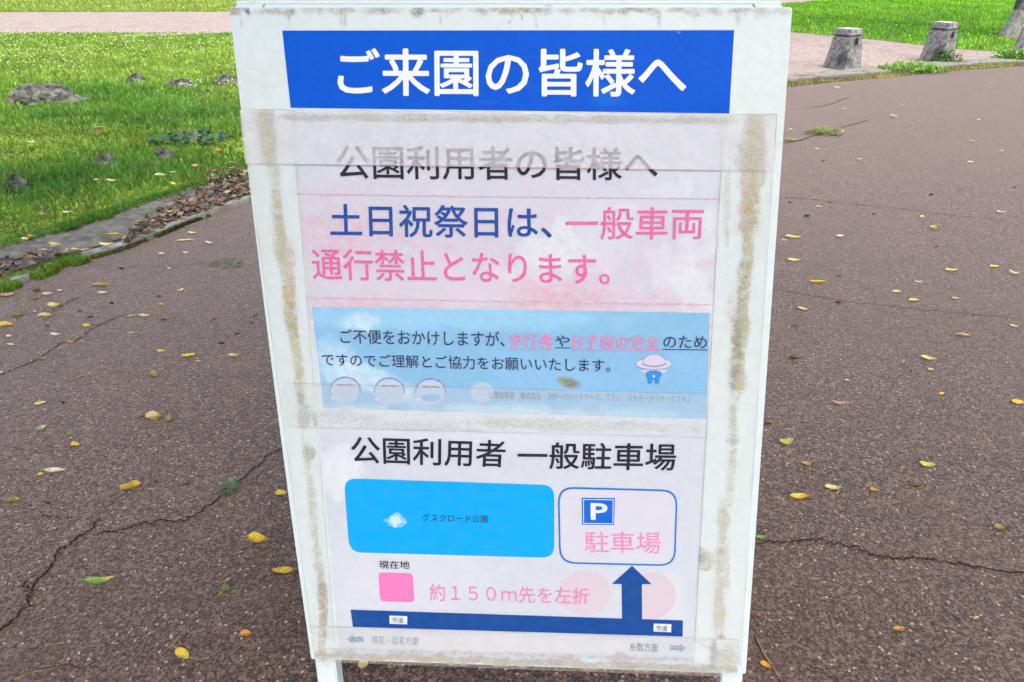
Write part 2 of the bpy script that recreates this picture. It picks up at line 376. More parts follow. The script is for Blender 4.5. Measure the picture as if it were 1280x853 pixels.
# fringe of yellowish grass between kerb and asphalt, and moss at the gutter
def along(curve, i0, i1, n, d0, d1):
    t = rng.uniform(i0, i1 - 1.001, n); i = t.astype(int); f = (t - i)[:, None]
    c = curve[i] * (1 - f) + curve[i + 1] * f; tt = curve[i + 1] - curve[i]; tt /= np.linalg.norm(tt, axis=1)[:, None]
    return c + np.stack([-tt[:, 1], tt[:, 0]], 1) * rng.uniform(d0, d1, n)[:, None]
P = along(EDGE, nL + 10, len(EDGE), 9000, -.03, .24); P = P[fnoise(P, 2.2, 41, 3) > .40]
grass_mesh('verge_grass', P, rng.uniform(.008, .04, len(P)), rng.uniform(.008, .016, len(P)), gcolor(P, (.20, .24, .05), (.46, .42, .17), 15, .9), 'yellowish grass fringe between kerb and red asphalt')
P = along(EDGE, 6, 19, 9000, -.05, .07); P = P[(fnoise(P, 8, 31, 3) > .43)]
grass_mesh('gutter_moss', P, rng.uniform(.006, .036, len(P)), rng.uniform(.005, .011, len(P)), gcolor(P, (.08, .19, .015), (.26, .40, .05), 16, .4), 'green moss and grass growing along the gutter lip', z0=.01)
P = along(EDGE, 18, 46, 1800, -.02, .02); P = P[(fnoise(P, 6, 33, 3) > .48)]
grass_mesh('lip_moss', P, rng.uniform(.01, .022, len(P)), rng.uniform(.004, .009, len(P)), gcolor(P, (.05, .08, .02), (.12, .16, .04), 17, .5), 'thin moss line along the kerb lip under the leaf litter', z0=.01)
P = along(EDGE, 2, nL - 2, 16000, .36, .46)
grass_mesh('gutter_edge_grass', P, rng.uniform(.012, .055, len(P)), rng.uniform(.006, .013, len(P)), gcolor(P, (.07, .20, .018), (.22, .38, .04), 18, .3), 'grass leaning over the edge of the concrete gutter', lean=1.2, z0=.02)

# ------------------------------------------------------------------ rocks
def rock(px0, px1, pyt, pyb, label, seed, flat=.75):
    am = 1. if px1 - px0 > 60 else .6
    a, b = G(px0, pyb), G(px1, pyb); c = (a + b) / 2; wx = (b - a)[0] / 2
    d = depth(c); hh = max(.03, (pyb - pyt) * d / F * .80)
    bm = bmesh.new(); bmesh.ops.create_icosphere(bm, subdivisions=4, radius=1)
    r = np.random.default_rng(seed); off = r.random(3) * 9
    from mathutils import noise as mn
    for v in bm.verts:
        q = Vector(v.co) * 1.3 + Vector(off)
        s_ = 1 + .34 * am * mn.noise(q) + .26 * am * mn.noise(q * 2.3) + .15 * mn.noise(q * 5.5) + .05 * mn.noise(q * 12)
        v.co = v.co * s_; v.co.x *= 1.12 - .3 * max(v.co.z, 0); v.co.x *= wx; v.co.y *= wx * flat; v.co.z *= hh * (1.0 if v.co.z > 0 else .4)
    me = bpy.data.meshes.new('rock'); bm.to_mesh(me); bm.free()
    o = link('rock', me, None, [ROCK]); o.location = (c[0], c[1] + wx * flat * .5, -hh * .06); tag(o, label, 'rock', 'rocks in the left lawn'); return o
rock(4, 95, 101, 131, 'largest rock in the lawn, grey and mossy, at the left edge', 1, .6)
rock(157, 181, 90, 105, 'small dark grey rock in grass, right of the largest rock', 2)
rock(207, 242, 95, 112, 'brownish rock in tall grass between two grey rocks', 3)
rock(265, 296, 91, 107, 'grey rock nearest the upper left side of the board', 4)
rock(4, 37, 215, 240, 'rounded grey rock near the gutter at the left edge', 5)
rock(112, 146, 190, 209, 'low grey rock half sunk in grass mid lawn', 6)
rock(188, 218, 183, 202, 'pale brown domed rock nearer the board side of the lawn', 7)
rock(215, 262, 165, 180, 'flat grey rock among leafy weeds left of the board', 8)
rock(255, 265, 110, 119, 'tiny whitish stone below the grey rock near the board', 9)

# ------------------------------------------------------------------ bollards
def bollard(pxl, pxc, pxr, pyb, pyt, label, rz, cpx=None):
    c0 = G(pxc, pyb); d = depth(c0); wid = (pxr - pxl) * d / F / (abs(math.cos(rz)) + abs(math.sin(rz))) ; a = wid / 2
    e = empty('stone_bollard', (c0[0], c0[1] + a * .9, 0.06), 0)
    # height from the measured top
    rt = ray(pxc, pyt); t = (c0[1] + a * .6) / rt[1]; hh = H + rt[2] * t - .06
    e.rotation_euler.z = rz; tag(e, label, 'bollard', 'stone bollards along the kerb')
    hc = hh * .20; k = .74
    bm = bmesh.new()
    def frustum(z0, z1, a0, a1, bev):
        vs_ = [bm.verts.new((sx * q, sy * q, z)) for z, q in ((z0, a0), (z1, a1)) for sx, sy in ((-1, -1), (1, -1), (1, 1), (-1, 1))]
        fs = [bm.faces.new([vs_[i] for i in f]) for f in ((3, 2, 1, 0), (4, 5, 6, 7), (0, 1, 5, 4), (1, 2, 6, 5), (2, 3, 7, 6), (3, 0, 4, 7))]
        bmesh.ops.bevel(bm, geom=list({ed for f in fs for ed in f.edges}), offset=bev, segments=2, affect='EDGES')
    frustum(-.08, hh - hc, a, a * k, .012)
    bmesh.ops.subdivide_edges(bm, edges=bm.edges[:], cuts=2, use_grid_fill=True)
    me = bpy.data.meshes.new('shaft'); 
    for v in bm.verts: v.co += Vector((random.uniform(-1, 1), random.uniform(-1, 1), 0)) * .003
    bm.to_mesh(me); bm.free(); link('shaft', me, e, [BOLL])
    bm = bmesh.new(); frustum(hh - hc + .004, hh, a * k * 1.03, a * k * .95, .010)
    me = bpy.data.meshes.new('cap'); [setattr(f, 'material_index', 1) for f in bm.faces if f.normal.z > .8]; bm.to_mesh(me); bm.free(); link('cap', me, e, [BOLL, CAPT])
    # square socket in the face to the right: flat quad, its inner shade painted dark
    zc = hh * .66; qa = a * (1 + (k - 1) * zc / (hh - hc)); s_ = wid * .085
    V = []; Fc = []
    for (x0, x1, z0, z1) in ((-s_, s_, zc - s_ * 1.25, zc + s_ * 1.25),):
        V = [(qa + .004 - (z - zc) * a * (1 - k) / (hh - hc) * 1.0 + .002, x, z) for x, z in ((x0, z0), (x1, z0), (x1, z1), (x0, z1))]; Fc = [(0, 1, 2, 3)]
    mesh('socket_hole', V, Fc, [HOLE], e)
    return e
bollard(1031, 1058, 1077, 88, 36, 'squat stone bollard with top coloured as lit, first right of the notice board', R(-58))
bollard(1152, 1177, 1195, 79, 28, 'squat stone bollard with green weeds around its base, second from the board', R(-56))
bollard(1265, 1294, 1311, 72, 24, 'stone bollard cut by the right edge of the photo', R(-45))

# ------------------------------------------------------------------ tree at the top right
def leafcards(C, rad, n, size, dark, light, seed):
    r = np.random.default_rng(seed); D = r.normal(size=(n, 3)); D /= np.linalg.norm(D, axis=1)[:, None]
    P = np.array(C) + D * (r.random((n, 1)) ** .5) * np.array(rad)
    A = r.normal(size=(n, 3)); A /= np.linalg.norm(A, axis=1)[:, None]; Bv = np.cross(A, r.normal(size=(n, 3))); Bv /= np.linalg.norm(Bv, axis=1)[:, None]
    s_ = (size * r.uniform(.6, 1.3, n))[:, None]
    V = np.stack([P - A * s_, P + Bv * s_ * .45, P + A * s_, P - Bv * s_ * .45], 1)
    c = np.array(dark) + (np.array(light) - np.array(dark)) * r.random((n, 1))
    return V, c
def tree(name, base, blobs, hgt, r0, label, seed, trunkmat, paleband=False):
    e = empty(name, base); tag(e, label, 'tree')
    r = np.random.default_rng(seed); V = []; Fc = []; mi = []; ns = 14
    zs = [-.1, .05, .18, .35, .42, .6, 1., 1.6, hgt * .7, hgt]
    for z in zs:
        rr = r0 * (1 + .16 * math.exp(-max(z, 0) / .25)) * (1 - .5 * max(z, 0) / hgt)
        for j in range(ns):
            a = j * 6.283 / ns; q = rr * (1 + .10 * math.sin(3 * a + z) + r.uniform(-.05, .05)); V.append((q * math.cos(a) + .12 * math.sin(z * .8), q * math.sin(a), z))
    for i in range(len(zs) - 1):
        for j in range(ns): Fc.append((i * ns + j, i * ns + (j + 1) % ns, (i + 1) * ns + (j + 1) % ns, (i + 1) * ns + j)); mi.append(1 if (paleband and zs[i + 1] <= .42) else 0)
    # limbs
    for (C, rad) in blobs:
        c = np.array(C); s0 = np.array([.1, 0, hgt * .8]); b = len(V)
        for t_ in (0, .5, 1):
            p = s0 + (c - s0) * t_; p[2] += .4 * t_ * (1 - t_); q = r0 * .45 * (1 - .75 * t_)
            for j in range(6): V.append((p[0] + q * math.cos(j * 1.047), p[1] + q * math.sin(j * 1.047), p[2]))
        for i in range(2):
            for j in range(6): Fc.append((b + i * 6 + j, b + i * 6 + (j + 1) % 6, b + (i + 1) * 6 + (j + 1) % 6, b + (i + 1) * 6 + j)); mi.append(0)
    mesh('trunk', V, Fc, [trunkmat, PALEB], e, True, mi=mi)
    VV = []; CC = []
    for i, (C, rad) in enumerate(blobs):
        v, c = leafcards(C, rad, int(260 * rad[0] * rad[1]), .16, (.03, .07, .012), (.08, .15, .03), seed + i); VV.append(v); CC.append(c)
    VV = np.concatenate(VV); CC = np.concatenate(CC); n = len(VV)
    mesh('crown', VV.reshape(-1, 3), np.arange(n * 4).reshape(n, 4), [FOL], e, attr=np.concatenate([np.repeat(CC, 4, 0), np.ones((n * 4, 1))], 1))
    return e
tb = G(1285, 49)
tree('shade_tree', (tb[0], tb[1], 0), [((0, 0, 5.2), (2.6, 2.6, 1.2)), ((1.6, .8, 4.6), (1.8, 1.8, 1.)), ((-1.5, .5, 4.7), (1.7, 1.7, 1.))], 4.2, .34, 'grey tree trunk with pale base on the lawn behind the bollards', 5, BARK, True)

tree('shade_tree', (-3.6, -3.2, 0), [((2.2, 3.4, 5.4), (3.0, 2.6, 1.2)), ((.2, 2.2, 5.8), (2.8, 2.6, 1.3)), ((3.9, 3.1, 5.8), (2.4, 2.0, 1.2)), ((2.0, .6, 6.2), (3.0, 2.4, 1.3)), ((-1.4, 4.4, 5.6), (2.2, 2.0, 1.1)), ((7.4, 2.3, 5.6), (2.6, 1.7, 1.1)), ((7.8, .6, 6.0), (2.4, 2.0, 1.2))], 4.8, .28, 'added unseen tree behind the photographer, crown shaped to shade the road', 15, BARK)  # added tree out of view; crown clusters placed to shade the near road
# ------------------------------------------------------------------ the notice board
sign = empty('notice_board', tuple(BASE))
tag(sign, 'white standing notice board with blue header and taped weathered park notice', 'notice board')
def bil(q, s, t):
    q = np.asarray(q, float); s = np.asarray(s)[..., None]; t = np.asarray(t)[..., None]
    return (q[0] * (1 - s) + q[1] * s) * (1 - t) + (q[3] * (1 - s) + q[2] * s) * t
def quadB(q): return np.array([B(*p) for p in q])     # TL TR BR BL
def blobs(PX, lst, base_rgb=(.8, .8, .8)):
    """stains: list of (x, y, rx, ry, angle, rgb, alpha, raggedness) -> RGBA per point"""
    rgb = np.tile(np.array(base_rgb, float), (len(PX), 1)); al = np.zeros(len(PX))
    for i, (x, y, rx, ry, an, c, a, rag) in enumerate(lst):
        ca, sa = math.cos(R(an)), math.sin(R(an)); dx, dy = PX[:, 0] - x, PX[:, 1] - y
        q = np.sqrt(((dx * ca + dy * sa) / rx) ** 2 + ((-dx * sa + dy * ca) / ry) ** 2)
        q = q + rag * (fnoise(PX, 1 / 22., 40 + i, 4) - .5) * 2
        sf = .5 if rag > .65 or rag < .25 else .95; m = np.clip((1 + sf * .5 - q) / sf, 0, 1); m = m * m * (3 - 2 * m) * a
        na = al + m * (1 - al)
        wgt = np.where(na > 1e-6, m / np.maximum(na, 1e-6), 0)[:, None]
        rgb = rgb * (1 - wgt) + np.array(c) * wgt; al = na
    return np.concatenate([rgb, al[:, None]], 1)
def sheet(name, quad_px, n, mat, parent=None, stains=(), step=3.5, edges=None, edgemat=None, ew=.7, wav=0., base=(.8, .8, .8), bow=0.):
    q = np.asarray(quad_px, float); nu = max(2, int(np.linalg.norm(q[1] - q[0]) / step)); nv = max(2, int(np.linalg.norm(q[3] - q[0]) / step))
    s, t = np.meshgrid(np.linspace(0, 1, nu), np.linspace(0, 1, nv)); s, t = s.ravel(), t.ravel()
    UVq = quadB(q); UV = bil(UVq, s, t); PX = bil(q, s, t); UV[:, 0] -= bow * 4 * t * (1 - t) * (1 - s)
    nn = n + wav * (fnoise(UV, 9, 3, 2) - .5)
    V = BO + UV[:, :1] * BU + UV[:, 1:] * BV + nn[:, None] * BN - BASE
    i = (np.arange(nv - 1)[:, None] * nu + np.arange(nu - 1)[None]).ravel()
    Fc = np.stack([i, i + nu, i + nu + 1, i + 1], 1); at = blobs(PX, stains, base)
    V = list(V); Fc = list(Fc); UV = list(UV); at = list(at); mi = [0] * len(Fc)
    for k in (edges or ()):
        a, b = UVq[k], UVq[(k + 1) % 4]; dd = (b - a) / np.linalg.norm(b - a); nr = np.array([-dd[1], dd[0]]) * ew * .001
        m = 24; b0 = len(V)
        for j in range(m + 1):
            c = a + (b - a) * j / m + nr * random.uniform(-.5, .5) * .5; wv = random.uniform(.25, 1.)
            for sg in (-.5, .5):
                p = c + nr * sg * wv; V.append(bw(p, n + .0003)); UV.append(p); at.append((.3, .26, .22, 1.))
        for j in range(m): Fc.append((b0 + 2 * j, b0 + 2 * j + 2, b0 + 2 * j + 3, b0 + 2 * j + 1)); mi.append(1)
    o = mesh(name, V, Fc, [mat] + ([edgemat] if edgemat else []), parent, True, uvs=UV, attr=at, mi=mi)
    return o
def flat(name, px, n, mat, parent=None):               # a flat printed shape, polygon in measured points
    UV = [B(*p) for p in px]; bm = bmesh.new(); ul = bm.loops.layers.uv.new('UVMap')
    vs_ = [bm.verts.new(bw(p, n)) for p in UV]; mp = {v: p for v, p in zip(vs_, UV)}
    f = bm.faces.new(vs_)
    for l in f.loops: l[ul].uv = mp[l.vert]
    bmesh.ops.triangulate(bm, faces=[f]); me = bpy.data.meshes.new(name); bm.to_mesh(me); bm.free()
    return link(name, me, parent, [mat])
def rrect(q, r, k=6, inset=0.):                        # rounded quad in measured points
    q = [np.array(p, float) for p in q]; c = sum(q) / 4; out = []
    if inset: q = [p + (np.sign(c - p)) * inset for p in q]
    for i in range(4):
        p, a, b = q[i], q[i - 1], q[(i + 1) % 4]; da = (a - p) / np.linalg.norm(a - p); db = (b - p) / np.linalg.norm(b - p)
        p0, p1 = p + da * r, p + db * r
        for j in range(k + 1):
            t = j / k; out.append(p0 * (1 - t) ** 2 + 2 * p * t * (1 - t) + p1 * t * t)
    return out
def text_mesh(s):
    cu = bpy.data.curves.new('tmp', 'FONT'); cu.body = s; cu.size = 1; cu.resolution_u = 3; cu.fill_mode = 'FRONT'
    o = bpy.data.objects.new('tmp', cu); COL.objects.link(o); dg = bpy.context.evaluated_depsgraph_get(); dg.update()
    me = bpy.data.meshes.new_from_object(o.evaluated_get(dg)); bpy.data.objects.remove(o); bpy.data.curves.remove(cu)
    co = np.zeros(len(me.vertices) * 3); me.vertices.foreach_get('co', co); fc = [tuple(p.vertices) for p in me.polygons]
    bpy.data.meshes.remove(me); return co.reshape(-1, 3)[:, :2], fc
def text(name, s, q, n, mat, parent, bold=0.):
    """lettering as a thin layer of print; bold strokes are built from shifted layers of the same letters"""
    co, fc = text_mesh(s); sh = [(0, 0)] + ([(bold * math.cos(i * .7854), bold * math.sin(i * .7854)) for i in range(8)] if bold else [])
    lo, hi = co.min(0) - bold, co.max(0) + bold; V = []; Fc = []; UVs = []; Q = quadB(q)
    for i, d in enumerate(sh):
        c = co + np.array(d); st = (c[:, 0] - lo[0]) / (hi[0] - lo[0]); tt = 1 - (c[:, 1] - lo[1]) / (hi[1] - lo[1])
        UV = bil(Q, st, tt); b = i * len(co)
        V.append(BO + UV[:, :1] * BU + UV[:, 1:] * BV + (n + i * .00002) * BN - BASE); UVs.append(UV); Fc += [tuple(k + b for k in f) for f in fc]
    return mesh(name, np.concatenate(V), Fc, [mat], parent, uvs=np.concatenate(UVs))
def prism(name, uvs, n0, n1, mat, parent, bev=.0015):   # board-plane polygon given a thickness
    bm = bmesh.new(); f = [bm.verts.new(bw(p, n1)) for p in uvs]; b = [bm.verts.new(bw(p, n0)) for p in uvs]; k = len(uvs)
    bm.faces.new(f); bm.faces.new(b[::-1])
    for i in range(k): bm.faces.new((f[i], b[i], b[(i + 1) % k], f[(i + 1) % k]))
    bmesh.ops.recalc_face_normals(bm, faces=bm.faces[:]); bmesh.ops.bevel(bm, geom=bm.edges[:], offset=bev, segments=2, affect='EDGES')
    me = bpy.data.meshes.new(name); bm.to_mesh(me); bm.free(); return link(name, me, parent, [mat])
WHITE = (.625, .74, .76)
MP = m_sheet('painted_panel', (.66, .765, .79), .45, .75)
k_ = M('painted_wood', .5); k_.col(k_.mix(k_.ramp(k_.noise(26, 6, .7), .58, .72, 0, .8), (.52, .60, .61), (.32, .29, .23))); k_.bump(k_.noise(90, 4), .3, .001); MW = k_.m
GRIME = M('grime_line', .8); GRIME.col((.30, .27, .25)); GRIME = GRIME.m
TLc, TRc, BRc, BLc = (286, 9), (991, 9), (932.6, 843), (388.5, 824)
qB = quadB((TLc, TRc, BRc, BLc))
# panel: a real board, its painted face on a fine grid just proud of it
BOW_ = .0042                                 # the sheet has bellied out a little on its left side
edge_l = [qB[3] + (qB[0] - qB[3]) * t - np.array([BOW_ * 4 * t * (1 - t), 0]) for t in np.linspace(0, 1, 13)][1:-1]
prism('panel', [qB[0], qB[1], qB[2], qB[3]] + edge_l, -.014, 0, MW, sign, .002)
dark = (.23, .21, .18); ol = (.30, .27, .13)
edge_grime = []
for i in range(46):
    x = 292 + i * 15.3 + random.uniform(-8, 8); edge_grime.append((x, 11 + random.uniform(0, 3), random.uniform(5, 14), random.uniform(2, 5), random.uniform(-8, 8), dark, random.uniform(.35, .9), .6))
for i in range(14):
    x = random.uniform(300, 980); edge_grime.append((x, random.uniform(16, 26), 2, random.uniform(3, 9), random.uniform(-10, 10), dark, .5, .5))
edge_grime += [(311, 13, 2.5, 4, 0, (.1, .09, .08), .9, .2), (640, 12, 22, 4, 3, (.33, .26, .15), .9, .5), (668, 11, 14, 3, 0, (.36, .27, .13), .9, .4), (658, 20, 2, 2, 0, (.1, .08, .07), .9, .1),
    (318, 120, 30, 60, 0, (.62, .68, .67), .35, .5), (950, 60, 30, 80, 0, (.66, .70, .68), .3, .5), (700, 150, 300, 6, 0, (.42, .40, .33), .5, .4), (420, 152, 90, 5, 0, (.42, .40, .33), .5, .4)]
sheet('painted_face', [(p[0], p[1]) for p in ((287, 10), (990, 10), (931.6, 842), (389.5, 823.5))], .0004, MP, sign, edge_grime, 3.0, bow=BOW_)
# frame: front legs carry on below the panel to the ground, rear leaf stands behind
def legpair(name, side):
    a, b = (qB[0], qB[3]) if side < 0 else (qB[1], qB[2])
    dirv = (b - a) / np.linalg.norm(b - a); zt = (BO + BU * a[0] + BV * a[1])[2]; zb = (BO + BU * b[0] + BV * b[1])[2]
    e = b + dirv * (np.linalg.norm(b - a) * (zb - .006) / (zt - zb)); ins = np.array([.036, 0]) * -side; o_ = np.array([.001, 0]) * -side
    return prism('front_leg', [a + o_ + dirv * .004, a + ins + dirv * .004, e + ins, e + o_], -.046, -.0142, MW, sign, .002)
legpair('front_leg', -1); legpair('front_leg', 1)
rail = lambda v0, v1, n0, n1: prism('cross_rail', [np.array([.040, v0]), np.array([.676, v0]), np.array([.668, v1]), np.array([.048, v1])], n0, n1, MW, sign)
rail(.006, .04, -.046, -.0145); rail(.93, .965, -.046, -.0145)
# rear leaf: from the hinge line backwards to the ground
top_w = BO + BU * .352 - BASE + BN * -.05; back = np.array([0, .30, -.954]); back /= np.linalg.norm(back)
def rear_bar(name, x0, x1, s0, s1, th, off=0., m=MW):
    V = []
    nb = np.cross(np.array([1., 0, 0]), back)
    for o_ in (off, off + th):
        for x, s_ in ((x0, s0), (x1, s0), (x1, s1), (x0, s1)): V.append(top_w + np.array([x, 0, .001]) + back * s_ + np.array([0, abs(nb[1]), abs(nb[2])]) * o_)
    return mesh(name, V, [(0, 1, 2, 3), (7, 6, 5, 4), (0, 4, 5, 1), (1, 5, 6, 2), (2, 6, 7, 3), (3, 7, 4, 0)], [m], sign)
L_ = (top_w[2] + .001) / -back[2] - .001
rear_bar('rear_leg', -.366, -.330, .0, L_ - .012, .03); rear_bar('rear_leg', .340, .376, .0, L_ - .012, .03)
rear_bar('rear_panel', -.369, .379, .0, .98, .01, .031)
rear_bar('rear_rail', -.327, .337, .0, .034, .028)
for x in (-.24, .22):
    V = [top_w + np.array([x + sx * .022, yy, zz]) for sx in (-1, 1) for yy, zz in ((-.0, .0025), (.03, .0025), (.03, .0045), (0, .0045))]
    mesh('hinge', V, [(0, 1, 2, 3), (7, 6, 5, 4), (0, 4, 5, 1), (1, 5, 6, 2), (2, 6, 7, 3), (3, 7, 4, 0)], [MW], sign)
# blue header
HB = m_sheet('header_blue', (.000, .100, .66), .5, .4, .10)
hdr = sheet('header_panel', [(353, 38.5), (917.5, 38), (911.5, 142), (363.5, 135)], .0008, HB, sign, [(760, 120, 20, 14, 0, (.02, .20, .74), .4, .6), (849, 39.5, 5, 1.6, 0, (.05, .04, .04), 1, .1), (600, 100, 200, 20, 0, (.0, .085, .60), .3, .6)], 4)
TW = m_print('white_lettering', (.80, .86, .88)); 
text('header_lettering', 'ご来園の皆様へ', [(421.5, 60.5), (858.5, 61.5), (857.5, 121.5), (422.5, 120)], .0012, TW, hdr, .016)
# the poster
pk = (.66, .42, .53); pk2 = (.68, .34, .44); wh = (.70, .73, .77); gb = (.55, .60, .66)
poster_st = [(630, 298, 275, 86, 2, (.63, .47, .60), .62, .35), (430, 268, 66, 24, 0, pk2, .42, .5), (480, 360, 110, 20, 3, pk2, .5, .5), (700, 342, 62, 30, 0, pk2, .62, .5), (830, 355, 50, 22, 0, pk2, .35, .5),
    (660, 228, 200, 16, 1, (.60, .57, .70), .45, .5), (855, 238, 45, 20, 0, gb, .85, .6), (740, 268, 90, 18, 0, gb, .7, .5), (600, 228, 120, 12, 0, gb, .45, .5), (410, 225, 40, 14, 0, pk, .3, .5), (560, 320, 120, 25, 0, (.70, .62, .70), .4, .5),
    (690, 285, 30, 30, 0, wh, .75, 1.3), (715, 300, 24, 14, 0, wh, .7, 1.3), (870, 335, 22, 56, 8, wh, .7, 1.4), (840, 310, 26, 20, 0, wh, .5, 1.4), (835, 222, 26, 12, 0, wh, .5, 1.4), (660, 310, 40, 14, 0, wh, .45, 1.4), (760, 270, 30, 30, 0, wh, .35, 1.5), (755, 260, 16, 30, 0, (.62, .62, .70), .45, .6),
    (600, 450, 300, 70, 1.5, (.76, .80, .84), .4, .2), (640, 375, 260, 6, 1.2, (.78, .78, .84), .8, .2),
    (470, 735, 60, 30, 20, (.66, .72, .76), .3, .8), (775, 655, 26, 22, 0, (.62, .64, .70), .28, .8),
    (420, 560, 30, 30, 0, (.80, .83, .86), .6, .8), (600, 800, 200, 14, 1, (.74, .72, .70), .5, .4), (840, 740, 16, 50, 0, (.68, .67, .70), .5, .7), (500, 690, 100, 70, 0, (.72, .72, .78), .35, .6)]
PO = m_sheet('poster_paper', (.58, .635, .71), .36, .75, .35)
poster = sheet('poster', [(366, 147), (905, 150), (868, 829), (424, 815)], .0010, PO, sign, poster_st, 2.6, wav=.0002)
Tdark = m_print('faded_black_print', (.008, .008, .022), wear=.03); Tnavy = m_print('navy_print', (.003, .062, .33), wear=.04); Tpink = m_print('faded_pink_print', (.72, .115, .34), wear=.35, wearcol=(.72, .36, .52))
Tpale = m_print('pale_pink_print', (.72, .22, .45), wear=.4, wearcol=(.70, .48, .62)); Tnavy2 = m_print('dark_navy_print', (.012, .028, .10), wear=.1); Tgrey = m_print('faint_grey_print', (.13, .21, .28), wear=.35, wearcol=(.40, .55, .64)); Tsteel = m_print('faded_steel_print', (.15, .28, .40), wear=.5, wearcol=(.6, .66, .7))
t1, t2 = .0014, .0019
text('title_lettering', '公園利用者の皆様へ', [(420, 181), (822, 185), (822, 226), (422, 224)], t2, Tdark, poster, .008)
text('closure_lettering', '土日祝祭日は、', [(412, 254.5), (690, 258), (690, 298.5), (413.5, 295.5)], t2, Tnavy, poster, .012)
text('vehicle_lettering', '一般車両', [(707, 258.5), (880, 259.5), (878, 299), (707, 300)], t2, Tpink, poster, .006)
text('no_entry_lettering', '通行禁止となります。', [(389, 310), (762, 317), (762, 356.5), (392, 349.5)], t2, Tpink, poster, .008)
# pale blue banner
BL = m_sheet('banner_blue', (.24, .49, .74), .45, .45, .15)
ban_st = [(560, 395, 200, 16, 1, (.36, .66, .86), .6, .5), (450, 402, 24, 10, 0, (.58, .76, .86), .8, .6), (420, 452, 42, 24, 32, (.54, .72, .84), .7, .6), (470, 478, 60, 14, 24, (.60, .76, .84), .75, .6), (700, 470, 90, 18, 0, (.26, .50, .78), .5, .6), (640, 452, 40, 14, 0, (.26, .52, .80), .4, .5), (860, 450, 20, 10, 0, (.24, .52, .80), .6, .6), (770, 480, 22, 10, 0, (.24, .50, .78), .6, .6), (862, 484, 18, 7, 0, (.22, .48, .76), .7, .5),
    (430, 515, 60, 10, 0, (.60, .74, .80), .6, .6), (640, 516, 90, 10, 2, (.55, .74, .78), .7, .6), (800, 520, 80, 9, 2, (.50, .74, .84), .5, .5), (713, 477.5, 12, 6, 8, (.22, .20, .07), .95, .4), (705, 474, 6, 4, 0, (.28, .25, .08), .9, .4)]
banner = sheet('blue_banner', [(390, 383.5), (887, 391), (883, 524), (405, 510)], t1 - .0003, BL, poster, ban_st, 3)
tx = t2 + .0003
text('apology_lettering', 'ご不便をおかけしますが、', [(425, 411), (631, 414), (631, 433.5), (426.5, 429)], tx, Tnavy2, poster, .006)
HALO = m_print('pale_halo', (.62, .66, .82), wear=.3, wearcol=(.45, .62, .82))
text('pedestrian_lettering', '歩行者', [(636, 416), (691, 417.5), (691, 435.5), (636, 434)], tx, Tpale, poster, .010)
text('and_lettering', 'や', [(694, 418.5), (712, 419), (712, 433), (694, 432.5)], tx, Tnavy2, poster, .006)
text('children_lettering', 'お子様の安全', [(713.5, 417.5), (825, 419), (825, 436.5), (713.5, 435.5)], tx, Tpale, poster, .010)
text('sake_lettering', 'のため', [(829, 419), (883.5, 419.5), (883.5, 435), (829, 434.5)], tx, Tnavy2, poster, .006)
flat('underline', [(694, 433.7), (712, 434.2), (712, 435.3), (694, 434.8)], tx, Tnavy2, poster)
flat('underline', [(828, 435.8), (884, 436.6), (884, 437.7), (828, 436.9)], tx, Tnavy2, poster)
flat('pink_underline', [(636, 435.6), (691, 436.6), (691, 437.6), (636, 436.6)], tx, Tpale, poster)
flat('pink_underline', [(714, 436.2), (826, 437.4), (826, 438.4), (714, 437.2)], tx, Tpale, poster)
text('request_lettering', 'ですのでご理解とご協力をお願いいたします。', [(402, 441), (763, 448.5), (763, 465), (404, 457)], tx, Tnavy2, poster, .006)
text('contact_lettering', '公園管理者　株式会社・スポーツパートナーズ、ＴＥＬ　０９８－９４９－７２４１', [(611, 488.5), (863, 494), (863, 503), (611, 498)], tx, Tgrey, poster, .004)
# faded drawings on the banner
def ell(cx, cy, rx, ry, k=20, a0=0, a1=360): return [(cx + rx * math.cos(R(a0 + (a1 - a0) * i / k)), cy + ry * math.sin(R(a0 + (a1 - a0) * i / k))) for i in range(k + (0 if a1 - a0 == 360 else 1))]
HATC = m_print('hat_pale', (.60, .58, .74)); HATL = m_print('hat_outline', (.30, .30, .45)); BOW = m_print('bow_blue', (.03, .27, .66)); HATF = m_print('faded_hat_pink', (.53, .55, .72), wear=.6, wearcol=(.44, .60, .77)); FACE = m_print('faded_face', (.42, .53, .72), wear=.7, wearcol=(.38, .57, .76)); MASK = m_print('faded_mask', (.38, .52, .70), wear=.6, wearcol=(.48, .58, .72)); ARC = m_print('faded_outline', (.16, .23, .36), wear=.4, wearcol=(.5, .66, .78))
z0 = t2 + .0002
flat('hat_brim_outline', ell(817, 454.3, 23, 7.6), z0, HATL, poster); flat('hat_brim', ell(817, 454.3, 22.2, 6.9), z0 + .0001, HATC, poster)
flat('hat_child_face', ell(817, 462, 16.5, 5.2, 14, 0, 180), z0 + .00005, HATC, poster)
flat('hat_crown_outline', ell(817.5, 454.5, 15, 11.8, 18, 180, 360) + [(832.5, 455.5), (825, 458), (817.5, 458.8), (810, 458), (802.5, 455.5)], z0 + .0002, HATL, poster)
flat('hat_crown', ell(817.5, 454, 14.2, 11, 18, 180, 360) + [(831.5, 453.6), (825, 456), (817.5, 456.8), (810, 456), (803.5, 453.6)], z0 + .0003, HATC, poster)
flat('hat_bow', [(808, 464.5), (813, 462.6), (821, 462.6), (826, 464.5), (826.5, 469), (824, 473), (823.6, 479), (819, 479.2), (818, 474), (815.4, 474), (814, 479.2), (809.5, 479), (809.8, 473), (807.5, 469)], z0 + .0002, BOW, poster)
flat('bow_knot', [(815, 469.5), (817, 468), (819, 469.5), (817, 472.5)], z0 + .0004, HATC, poster)
